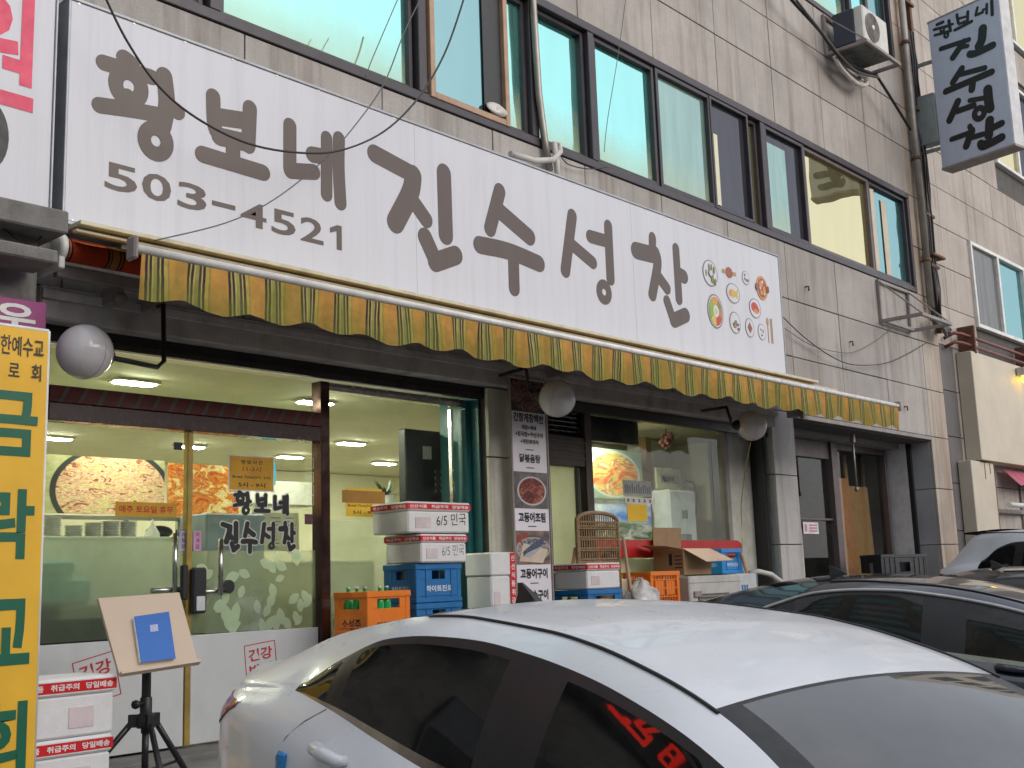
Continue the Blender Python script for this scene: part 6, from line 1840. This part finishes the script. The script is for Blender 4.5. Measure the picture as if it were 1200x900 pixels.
# ================================================================ parked cars
def curve_fn(pts):
    xs = [p[0] for p in pts]; ys = [p[1] for p in pts]
    n = len(xs)
    d = [(ys[i + 1] - ys[i]) / (xs[i + 1] - xs[i]) for i in range(n - 1)]
    m = [d[0]] + [0 if d[i - 1] * d[i] <= 0 else 2 * d[i - 1] * d[i] / (d[i - 1] + d[i]) for i in range(1, n - 1)] + [d[-1]]
    def f(x):
        if x <= xs[0]: return ys[0]
        if x >= xs[-1]: return ys[-1]
        i = 0
        while x > xs[i + 1]: i += 1
        h = xs[i + 1] - xs[i]; t = (x - xs[i]) / h
        return (2 * t**3 - 3 * t**2 + 1) * ys[i] + (t**3 - 2 * t**2 + t) * h * m[i] + (-2 * t**3 + 3 * t**2) * ys[i + 1] + (t**3 - t**2) * h * m[i + 1]
    return f
SEDAN = dict(
    L=4.66, tip=.80, fend=3.42, bpil=(2.06, 2.33), quarter=(1.10, 1.22), header=2.80, cowl=3.62, rg=(.46, 1.42), axles=(1.06, 3.78), wr_=.33,
    w=[(0, .70), (.08, .775), (.2, .83), (.45, .88), (1, .905), (2.3, .912), (3.6, .90), (4.2, .86), (4.5, .74), (4.66, .5)],
    zs=[(0, .86), (.4, .925), (1, .90), (2, .86), (3, .82), (3.8, .78), (4.4, .68), (4.66, .55)],
    zbelt=[(0, .965), (.3, 1.0), (.55, 1.03), (.78, 1.055), (1.1, 1.045), (1.5, 1.005), (1.85, .972), (2.4, .945), (3, .925), (3.4, .915), (3.8, .90), (4.3, .80), (4.55, .70), (4.66, .6)],
    wb=[(0, .66), (.12, .72), (.3, .76), (.78, .765), (1.2, .79), (2, .80), (3, .80), (3.6, .78), (4.2, .70), (4.5, .55), (4.66, .35)],
    zr=[(0, .985), (.3, 1.03), (.6, 1.06), (.78, 1.075), (1.05, 1.19), (1.37, 1.30), (1.65, 1.335), (1.9, 1.345), (2.12, 1.333), (2.43, 1.30), (2.65, 1.262), (2.8, 1.228), (3.0, 1.165), (3.3, 1.04), (3.55, .935), (3.8, .912), (4.3, .815), (4.55, .71), (4.66, .61)],
    wr=[(0, .65), (.12, .70), (.3, .73), (.78, .74), (1.05, .71), (1.37, .68), (1.9, .645), (2.3, .63), (2.8, .66), (3.2, .71), (3.55, .76), (3.8, .76), (4.2, .68), (4.5, .53), (4.66, .33)],
    zd=[(0, 1.035), (.1, 1.06), (.25, 1.08), (.4, 1.125), (.72, 1.235), (1.05, 1.31), (1.4, 1.37), (1.72, 1.392), (2.1, 1.388), (2.33, 1.37), (2.55, 1.335), (2.68, 1.308), (2.8, 1.275), (3.0, 1.205), (3.3, 1.07), (3.55, .955), (3.8, .925), (4.3, .83), (4.55, .725), (4.66, .62)],
    wd=[(0, .57), (.12, .62), (.4, .60), (.72, .57), (1.4, .55), (2.1, .54), (2.8, .56), (3.2, .63), (3.55, .72), (3.8, .72), (4.2, .62), (4.5, .47), (4.66, .28)],
    zc=[(0, 1.065), (.1, 1.085), (.25, 1.10), (.4, 1.16), (.8, 1.285), (1.2, 1.375), (1.5, 1.412), (1.9, 1.425), (2.3, 1.41), (2.55, 1.375), (2.8, 1.315), (3.0, 1.245), (3.3, 1.12), (3.6, 1.0), (3.75, .96), (4.2, .90), (4.5, .80), (4.66, .65)])
SUV = dict(
    L=4.60, tip=.62, fend=3.3, bpil=(2.1, 2.3), quarter=(1.12, 1.24), header=2.75, cowl=3.5, rg=(.06, .5), axles=(.95, 3.65), wr_=.36,
    w=[(0, .78), (.08, .84), (.3, .90), (1, .925), (2.3, .93), (3.6, .91), (4.2, .86), (4.5, .74), (4.6, .6)],
    zs=[(0, .98), (1, .97), (2, .96), (3, .95), (3.8, .92), (4.4, .82), (4.6, .65)],
    zbelt=[(0, 1.07), (.5, 1.14), (1.2, 1.1), (2, 1.08), (3, 1.06), (3.5, 1.05), (4.2, .97), (4.6, .72)],
    wb=[(0, .74), (.3, .82), (1.2, .83), (3, .82), (3.6, .79), (4.2, .72), (4.6, .45)],
    zr=[(0, 1.09), (.2, 1.15), (.45, 1.20), (.62, 1.24), (.85, 1.42), (1.1, 1.51), (1.5, 1.54), (2.1, 1.54), (2.6, 1.47), (2.9, 1.34), (3.3, 1.12), (3.5, 1.06), (4.2, .98), (4.6, .73)],
    wr=[(0, .72), (.3, .74), (1, .70), (2, .69), (2.8, .71), (3.3, .78), (3.6, .78), (4.2, .70), (4.6, .43)],
    zd=[(0, 1.10), (.06, 1.14), (.5, 1.575), (.56, 1.60), (1, 1.635), (1.7, 1.65), (2.3, 1.62), (2.75, 1.50), (3.0, 1.37), (3.3, 1.19), (3.5, 1.09), (4.2, .99), (4.6, .74)],
    wd=[(0, .66), (.2, .66), (1, .64), (2, .63), (2.75, .64), (3.2, .72), (3.5, .75), (4.2, .66), (4.6, .4)],
    zc=[(0, 1.12), (.06, 1.16), (.5, 1.60), (.56, 1.635), (1, 1.68), (1.7, 1.69), (2.3, 1.665), (2.75, 1.55), (3.1, 1.38), (3.45, 1.17), (3.6, 1.11), (4.2, 1.06), (4.6, .76)])

def M_paint(name, col, rough=.22, coat=.9):
    m, n, o = nt_new(name)
    v = coords(n, 'World')
    c = ramp(n, noise(n, v, 1.7, 4), [(.3, tuple(x * .95 for x in col)), (.7, col)])
    rg = ramp(n, noise(n, v, 6, 5, .7), [(.35, rough * .9), (.75, rough * 1.15)])
    dn = noise(n, coords(n, 'World', (1, 1, 2)), 5, 7, .75)
    c = mixc(n, ramp(n, dn, [(.5, 0.), (.8, .22)]), c, tuple(x * .6 + .03 for x in col))
    b = bsdf(n, o, c, rg, 0, coat, .5)
    g = N(n, 'ShaderNodeNewGeometry')
    d = N(n, 'ShaderNodeBsdfDiffuse')          # dark lining on the inner side of the shell
    d.inputs[0].default_value = (.025, .024, .023, 1)
    mx = N(n, 'ShaderNodeMixShader')
    n.links.new(g.outputs['Backfacing'], mx.inputs[0])
    n.links.new(b.outputs[0], mx.inputs[1])
    n.links.new(d.outputs[0], mx.inputs[2])
    n.links.new(mx.outputs[0], o.inputs[0])
    MATS[name] = m
    return m
PW = M_paint('white_car_paint', (.77, .795, .84), .3, .4)
PN_ = M_paint('navy_car_paint', (.012, .016, .03))
PB = M_paint('dark_car_paint', (.02, .018, .02))
CARGL = M_mirror_glass('tinted_car_glass', (.85, .87, .9), (.012, .014, .014), .15, .0)
def M_carglass(name, dark, base, clear=0.):
    m, n, o = nt_new(name)
    v = coords(n, 'World')
    nz = noise(n, v, 4, 5, .7)
    rg = ramp(n, nz, [(.3, .015), (.8, .05)])
    df = N(n, 'ShaderNodeBsdfDiffuse')
    dust = noise(n, v, 3, 6, .75)
    n.links.new(ramp(n, dust, [(.4, dark), (.8, tuple(x + .05 for x in dark))]), df.inputs[0])
    tr = N(n, 'ShaderNodeBsdfTransparent')
    tr.inputs[0].default_value = (.42, .44, .42, 1)
    a = N(n, 'ShaderNodeMixShader')
    a.inputs[0].default_value = clear
    n.links.new(df.outputs[0], a.inputs[1])
    n.links.new(tr.outputs[0], a.inputs[2])
    gl = N(n, 'ShaderNodeBsdfGlossy')
    n.links.new(rg, gl.inputs['Roughness'])
    fr = N(n, 'ShaderNodeFresnel')
    fr.inputs[0].default_value = base
    mx = N(n, 'ShaderNodeMixShader')
    n.links.new(fr.outputs[0], mx.inputs[0])
    n.links.new(a.outputs[0], mx.inputs[1])
    n.links.new(gl.outputs[0], mx.inputs[2])
    n.links.new(mx.outputs[0], o.inputs[0])
    MATS[name] = m
    return m
SIDEGL = M_carglass('side_window_tint', (.01, .011, .01), 1.5, .6)
WINDSH = M_carglass('windscreen_glass', (.03, .031, .033), 2.2)
CHROME = M('chrome_trim', (.6, .55, .46), .16, 1., var=.1)
TAIL = M('tail_lamp_red', (.36, .03, .035), .12, spec=.7, var=.5, vscale=14)
HEADL = M('head_lamp', (.5, .52, .55), .1, .3)
RUBBER = M('tyre_rubber', (.02, .02, .02), .8)
ALLOY = M('alloy_rim', (.4, .4, .42), .3, .9)

def make_car(name, label, P, pos, rot, paint, chrome_top=False, guard=False, fin_h=.075, fin_x=1.22, group='parked cars', finmat=None):
    t = thing(name, label, 'car', pos, group)
    t.rotation_euler = rot
    F = {k: curve_fn(P[k]) for k in ('w', 'zs', 'zbelt', 'wb', 'zr', 'wr', 'zd', 'wd', 'zc')}
    L = P['L']
    zb = curve_fn([(0, .42), (.25, .24), (.6, .2), (4.0, .2), (4.4, .24), (L, .34)])
    NB, NR = 6, 7
    def half(x):
        w, zs, wb, zbl, wr, zr, wd, zd, zc = F['w'](x), F['zs'](x), F['wb'](x), F['zbelt'](x), F['wr'](x), F['zr'](x), F['wd'](x), F['zd'](x), F['zc'](x)
        z0 = zb(x)
        pts = [(0, z0), (w * .8, z0), (w * .95, z0 + .05), (w * .99, z0 + (zs - z0) * .3), (w, z0 + (zs - z0) * .6), (w * .997, zs - .06), (w * .985, zs)]
        k0 = len(pts) - 1
        a, b_ = pts[-1], (wb, zbl)
        pts += [(a[0] + (b_[0] - a[0]) * (q ** 1.4), a[1] + (b_[1] - a[1]) * q) for q in (.3, .55, .8)]
        pts.append(b_)
        i6 = len(pts) - 1
        for k in range(1, NB + 1):
            q = (0, .085, .3, .52, .74, .925, 1)[k]
            bul = .018 * math.sin(math.pi * q) * min(1, max(0, (zr - zbl) * 5))
            pts.append((wb + (wr - wb) * q + bul, zbl + (zr - zbl) * q))
        i7 = len(pts) - 1
        for q in (.35, .7):
            pts.append((wr + (wd - wr) * q, zr + (zd - zr) * (q ** .8)))
        pts.append((wd, zd))
        i8 = len(pts) - 1
        for k in range(1, NR + 1):
            q = k / NR
            y = wd * (1 - q)
            pts.append((y, zc - (zc - zd) * (y / wd) ** 2))
        return pts, i6, i7, i8
    xs = sorted(set([0, .02, .05, .08, .12, .16, .2] + [round(.25 + .045 * k, 3) for k in range(int((L - .3) / .045))] + [L - .08, L - .04, L, P['tip'], P['header'], P['cowl'], P['bpil'][0], P['bpil'][1], P['rg'][0], P['rg'][1], P['fend'], P['quarter'][0], P['quarter'][1]]))
    H = [half(x) for x in xs]
    i6, i7, i8 = H[0][1:]
    n = len(H[0][0])
    mbs = {k: MB() for k in ('body', 'windshield', 'rear_window', 'window0', 'window1', 'window2', 'frame', 'belt', 'windowm0', 'windowm1', 'windowm2')}
    def put(key, side, i, j):
        q = [(xs[i], H[i][0][j]), (xs[i + 1], H[i + 1][0][j]), (xs[i + 1], H[i + 1][0][j + 1]), (xs[i], H[i][0][j + 1])]
        v = [(a, side * b_[0], b_[1]) for a, b_ in q]
        buckets.setdefault(key, []).append(v if side < 0 else v[::-1])
    buckets = {}
    for i in range(len(xs) - 1):
        xm = (xs[i] + xs[i + 1]) / 2
        for j in range(n - 1):
            key = 'body'
            if i6 <= j < i7 and P['tip'] < xm < P['fend']:
                r_ = j - i6
                if r_ == 0: key = 'belt'
                elif r_ == NB - 1: key = 'frame'
                elif P['bpil'][0] < xm < P['bpil'][1] or P['quarter'][0] < xm < P['quarter'][1] or xm > P['fend'] - .12: key = 'frame'
                elif xm < P['quarter'][0]: key = 'window0'
                elif xm < P['bpil'][0]: key = 'window1'
                else: key = 'window2'
            elif j >= i8:
                if P['header'] < xm < P['cowl']: key = 'frame' if (j == i8 and xm > P['header'] + .0) or xm < P['header'] + .03 else 'windshield'
                elif P['rg'][0] < xm < P['rg'][1]: key = 'rear_window'
            for s in (-1, 1):
                put(key if not key.startswith('window') or key == 'windshield' or s < 0 else 'windowm' + key[-1], s, i, j)
    def emit(key, nm, mat):
        b = MB()
        idx = {}
        for q in buckets.get(key, []):
            f = []
            for p in q:
                k = (round(p[0], 4), round(p[1], 4), round(p[2], 4))
                if k not in idx:
                    idx[k] = len(b.v); b.v.append(p)
                if idx[k] not in f:
                    f.append(idx[k])
            if len(f) >= 3:
                b.f.append(f); b.m.append(0); b.sm.append(True)
        if key == 'body':
            for xi in (0, -1):
                ring = [(xs[xi], -p[0], p[1]) for p in H[xi][0]] + [(xs[xi], p[0], p[1]) for p in H[xi][0][::-1][1:-1]]
                b.add(ring, [list(range(len(ring)))])
        if b.f:
            return b.build(nm, mat, t, False)
    emit('body', 'body', paint)
    emit('windshield', 'windshield', WINDSH)
    emit('rear_window', 'rear_window', SIDEGL)
    for k in ('window0', 'window1', 'window2', 'windowm0', 'windowm1', 'windowm2'):
        emit(k, 'side_window', SIDEGL)
    emit('frame', 'window_frame', BLACKPL)
    emit('belt', 'belt_trim', CHROME)
    def side_y(x, z):
        p = half(x)[0]
        for a, b_ in zip(p[2:], p[3:]):
            if a[1] <= z <= b_[1] and b_[1] > a[1]:
                return a[0] + (b_[0] - a[0]) * (z - a[1]) / (b_[1] - a[1])
        return F['w'](x)
    def top_z(x, y):
        p = half(x)[0]
        for a, b_ in zip(p[i7:], p[i7 + 1:]):
            if b_[0] <= abs(y) <= a[0]:
                return b_[1] + (a[1] - b_[1]) * (abs(y) - b_[0]) / max(1e-6, a[0] - b_[0])
        return F['zc'](x)
    # dark moulding along the roof edge
    b = MB()
    for s in (-1, 1):
        b.tube([(x, s * (F['wd'](x) + .004), F['zd'](x) + .001) for x in [P['rg'][1] + (P['header'] + .02 - P['rg'][1]) * k / 30 for k in range(31)]], .0055, 6)
    b.each('roof_moulding', BLACKPL, t, False)
    if chrome_top:
        b = MB()
        for s in (-1, 1):
            b.tube([(x, s * (F['wr'](x) + .006), F['zr'](x)) for x in [P['tip'] + (P['fend'] - P['tip']) * k / 44 for k in range(45)]], .012, 6)
        b.each('window_trim', ALU, t, False)
    # shut lines
    b = MB()
    for s in (-1, 1):
        for pl in ([(1.13, 1.04), (1.05, .99), (.99, .93), (.96, .86), (.97, .76), (1.15, .62), (1.36, .5), (1.4, .3)] if P is SEDAN else [(1.1, 1.1), (1.08, .9), (1.25, .6), (1.35, .3)],
                   [(2.2, F['zbelt'](2.2) - .005), (2.2, .6), (2.2, .3)], [(3.42, F['zbelt'](3.42) - .01), (3.4, .6), (3.35, .3)]):
            b.tube([(x, s * (side_y(x, z) + .0005), z) for x, z in pl], .003, 5)
        b.tube([(x, s * (side_y(x, .3) + .0005), .3) for x in [1.4 + .2 * k for k in range(11)]], .003, 5)
    b.each('shut_line', GREYINK, t, False)
    # tail lamps
    for s in (-1, 1):
        b = MB()
        vs = []
        for k in range(13):
            x = .012 + .41 * k / 12 if P is SEDAN else .01 + .25 * k / 12
            lo, hi = (.80 + .15 * (k / 12) ** 1.2, .95 + .02 * k / 12) if P is SEDAN else (.9 + .05 * k / 12, 1.03)
            for q in range(5):
                z = lo + (hi - lo) * q / 4
                vs.append((x, s * (side_y(x, z) + .006), z))
        b.add(vs, [(k * 5 + q, (k + 1) * 5 + q, (k + 1) * 5 + q + 1, k * 5 + q + 1) for k in range(12) for q in range(4)], 0, True)
        if P is SEDAN:
            b.cb(-.006, .012, min(s * .0, s * .68), max(s * .0, s * .68), .84, .93, .004)
        b.build('tail_light', TAIL, t, False)
    for s in (-1, 1):
        b = MB()
        x0 = L - .45
        vs = []
        for k in range(9):
            x = x0 + .36 * k / 8
            for q in range(3):
                z = F['zs'](x) - .07 + .07 * q / 2
                vs.append((x, s * (side_y(x, z) + .006), z))
        b.add(vs, [(k * 3 + q, (k + 1) * 3 + q, (k + 1) * 3 + q + 1, k * 3 + q + 1) for k in range(8) for q in range(2)], 0, True)
        b.build('headlight', HEADL, t, False)
    for hx in (1.24, 2.5):
        for s in (-1, 1):
            z = .995 if P is SEDAN else 1.03
            if hx > 2: z -= .02
            y = side_y(hx, z - .05)
            b = MB(); b.tube([(hx + .02, s * (y + .006), z - .05), (hx + .03, s * (y + .034), z - .05), (hx + .12, s * (y + .04), z - .054), (hx + .21, s * (y + .034), z - .058), (hx + .22, s * (y + .004), z - .058)], [.017, .023, .024, .021, .016], 8)
            b.build('door_handle', paint, t, False)
    if guard:
        z = .86
        b = MB(); b.cb(1.0, 1.05, -side_y(1.02, z) - .02, -side_y(1.02, z) + .003, .80, .89, .008); b.build('door_guard', BLUE2, t, False)
    if P is SUV:
        b = MB()
        b.grid(lambda a, q: (.30 + .34 * a, -.64 + 1.28 * q, 1.60 + .045 * a + .03 * (1 - (2 * q - 1) ** 2)), 6, 16)
        b.grid(lambda a, q: (.30 + .34 * a, -.64 + 1.28 * q, 1.575 + .0 * a + .028 * (1 - (2 * q - 1) ** 2)), 6, 16)
        for y in (-.64, .64):
            b.add([(.30, y, 1.60), (.64, y, 1.645), (.64, y, 1.575), (.30, y, 1.575)], [(0, 1, 2, 3)])
        b.grid(lambda a, q: (.30, -.64 + 1.28 * a, 1.575 + .028 * (1 - (2 * a - 1) ** 2) + .026 * q), 16, 1)
        b.build('roof_spoiler', paint, t, False)
    fx = fin_x
    z = F['zc'](fx)
    b = MB()
    b.grid(lambda a, q: (fx - .09 + .18 * a + .03 * 0, (.022 * (1 - q) + .003) * math.sin(a * math.pi * 2) * .9, 0), 1, 1) if False else None
    prof = [(fx + .10, z - .008), (fx + .03, z + fin_h * .45), (fx - .05, z + fin_h), (fx - .075, z + fin_h * .97), (fx - .06, z + fin_h * .4), (fx - .07, z - .025)]
    vs = [(x, -.004 - .016 * (1 - (zz - z) / fin_h), zz) for x, zz in prof] + [(x, .004 + .016 * (1 - (zz - z) / fin_h), zz) for x, zz in prof]
    b.add(vs, [list(range(6)), list(range(6, 12))[::-1]] + [(k, (k + 1) % 6, 6 + (k + 1) % 6, 6 + k) for k in range(6)])
    b.build('antenna_fin', finmat or BLACKPL, t, False)
    for s in (-1, 1):
        b = MB(); b.sphere((P['fend'] - .10, s * (F['w'](3.3) + .10), F['zbelt'](3.3) + .05), .1, 14, 10, (.7, 1.05, .65)); b.tube([(P['fend'] - .12, s * (F['wb'](3.3)), F['zbelt'](3.3) + .01), (P['fend'] - .1, s * (F['w'](3.3) + .06), F['zbelt'](3.3) + .02)], .02, 6)
        b.build('door_mirror', paint, t, False)
    SEATM = MATS.get('seat_cloth') or M('seat_cloth', (.06, .058, .055), .8, var=.2, vscale=30)
    base = .30 if P is SEDAN else .42
    for sx, ys in ((2.30, (-.38, .38)),):
        for y in ys:
            b = MB(); b.cb(sx - .05, sx + .5, y - .24, y + .24, base, base + .22, .04)
            b.obox((sx - .12, y, base + .52), (.06, 0, .02), (0, .23, 0), (-.09, 0, .32))
            b.build('seat', SEATM, t, False)
            b = MB(); b.sphere((sx - .24, y, base + .91), .12, 14, 10, (.45, 1.05, .75)); b.build('headrest', SEATM, t, False)
    b = MB(); b.cb(1.2, 1.7, -.6, .6, base, base + .2, .04); b.obox((1.12, 0, base + .5), (.06, 0, .02), (0, .6, 0), (-.12, 0, .3)); b.build('rear_seat', SEATM, t, False)
    for y in (-.33, .33):
        b = MB(); b.sphere((.98, y, base + .83), .11, 12, 8, (.45, 1.1, .6)); b.build('headrest', SEATM, t, False)
    b = MB(); b.tube([(3.02 + .06 * math.cos(k * .5236), .38 + .18 * math.sin(k * .5236), base + .58 + .17 * math.cos(k * .5236)) for k in range(13)], .016, 6); b.build('steering_wheel', BLACKPL, t, False)
    b = MB(); b.cb(2.98, 3.55, -.66, .66, base + .38, base + .56, .05); b.build('dashboard', BLACKPL, t, False)
    b = MB(); b.cb(.5, 4.2, -.72, .72, base - .06, base - .02, .01); b.build('cabin_floor', BLACKPL, t, False)
    b = MB(); b.cb(L - .06, L + .012, -.45, .45, .34, .5, .01); b.build('grille', BLACKPL, t, False)
    for ax in P['axles']:
        for s in (-1, 1):
            y = F['w'](ax)
            R_ = P['wr_']
            w = bpy.data.objects.new('wheel', None); COL.objects.link(w); w.parent = t; w.location = (ax, s * (y - .09), R_)
            MB().lathe((0, -.1, 0), (0, 1, 0), [(R_ - .09, 0), (R_ - .02, .0), (R_, .02), (R_, .18), (R_ - .02, .2), (R_ - .09, .2)], 28).build('tyre', RUBBER, w, False)
            b = MB(); b.lathe((0, s * .06, 0), (0, s, 0), [(0, .02), (.06, .025), (.07, .0)], 14)
            b.lathe((0, -.09, 0), (0, 1, 0), [(R_ - .095, 0), (R_ - .085, .005), (R_ - .085, .175), (R_ - .095, .18)], 28)
            for k in range(5):
                a = k * 2 * math.pi / 5
                b.bar((0, s * .07, 0), ((R_ - .09) * math.cos(a), s * .07, (R_ - .09) * math.sin(a)), .03, .06)
            b.build('rim', ALLOY, w, False)
    b = MB()
    for ax in P['axles']:
        for s in (-1, 1):
            b.lathe((ax, s * (F['w'](ax) - .02), P['wr_']), (0, s, 0), [(0, .0), (P['wr_'] + .05, .0), (P['wr_'] + .05, .024), (P['wr_'] + .03, .027)], 28)
    b.each('wheel_arch', BLACKPL, t, False)
    return t
def car_rot(yaw):
    g = .0926
    return (math.atan(g * math.cos(yaw)), -math.atan(g * math.sin(yaw)), yaw)
def on_ramp(x, y):
    return (x, y, .0926 * y)
c1 = make_car('white_sedan', 'white sedan nearest the viewer with black window frames and gold belt trim', SEDAN, (3.676, 4.245, .376), (.001, .082, -1.812), PW, guard=True)
c2 = make_car('navy_sedan', 'dark navy sedan with silver window trim parked beside the white sedan', SEDAN, (7.734, 5.454, .427), car_rot(-1.338), PN_, chrome_top=True, fin_h=.06, fin_x=1.35)
c3 = make_car('dark_sedan', 'glossy dark sedan mostly hidden beyond the navy one', SEDAN, (12.4, 5.9, .43), car_rot(-1.338), PB, fin_h=.07, fin_x=1.3)
c4 = make_car('white_suv', 'white sport utility car with roof spoiler at the far right', SUV, (16.5, 6.3, .583), car_rot(-1.81), PW, fin_h=.05)
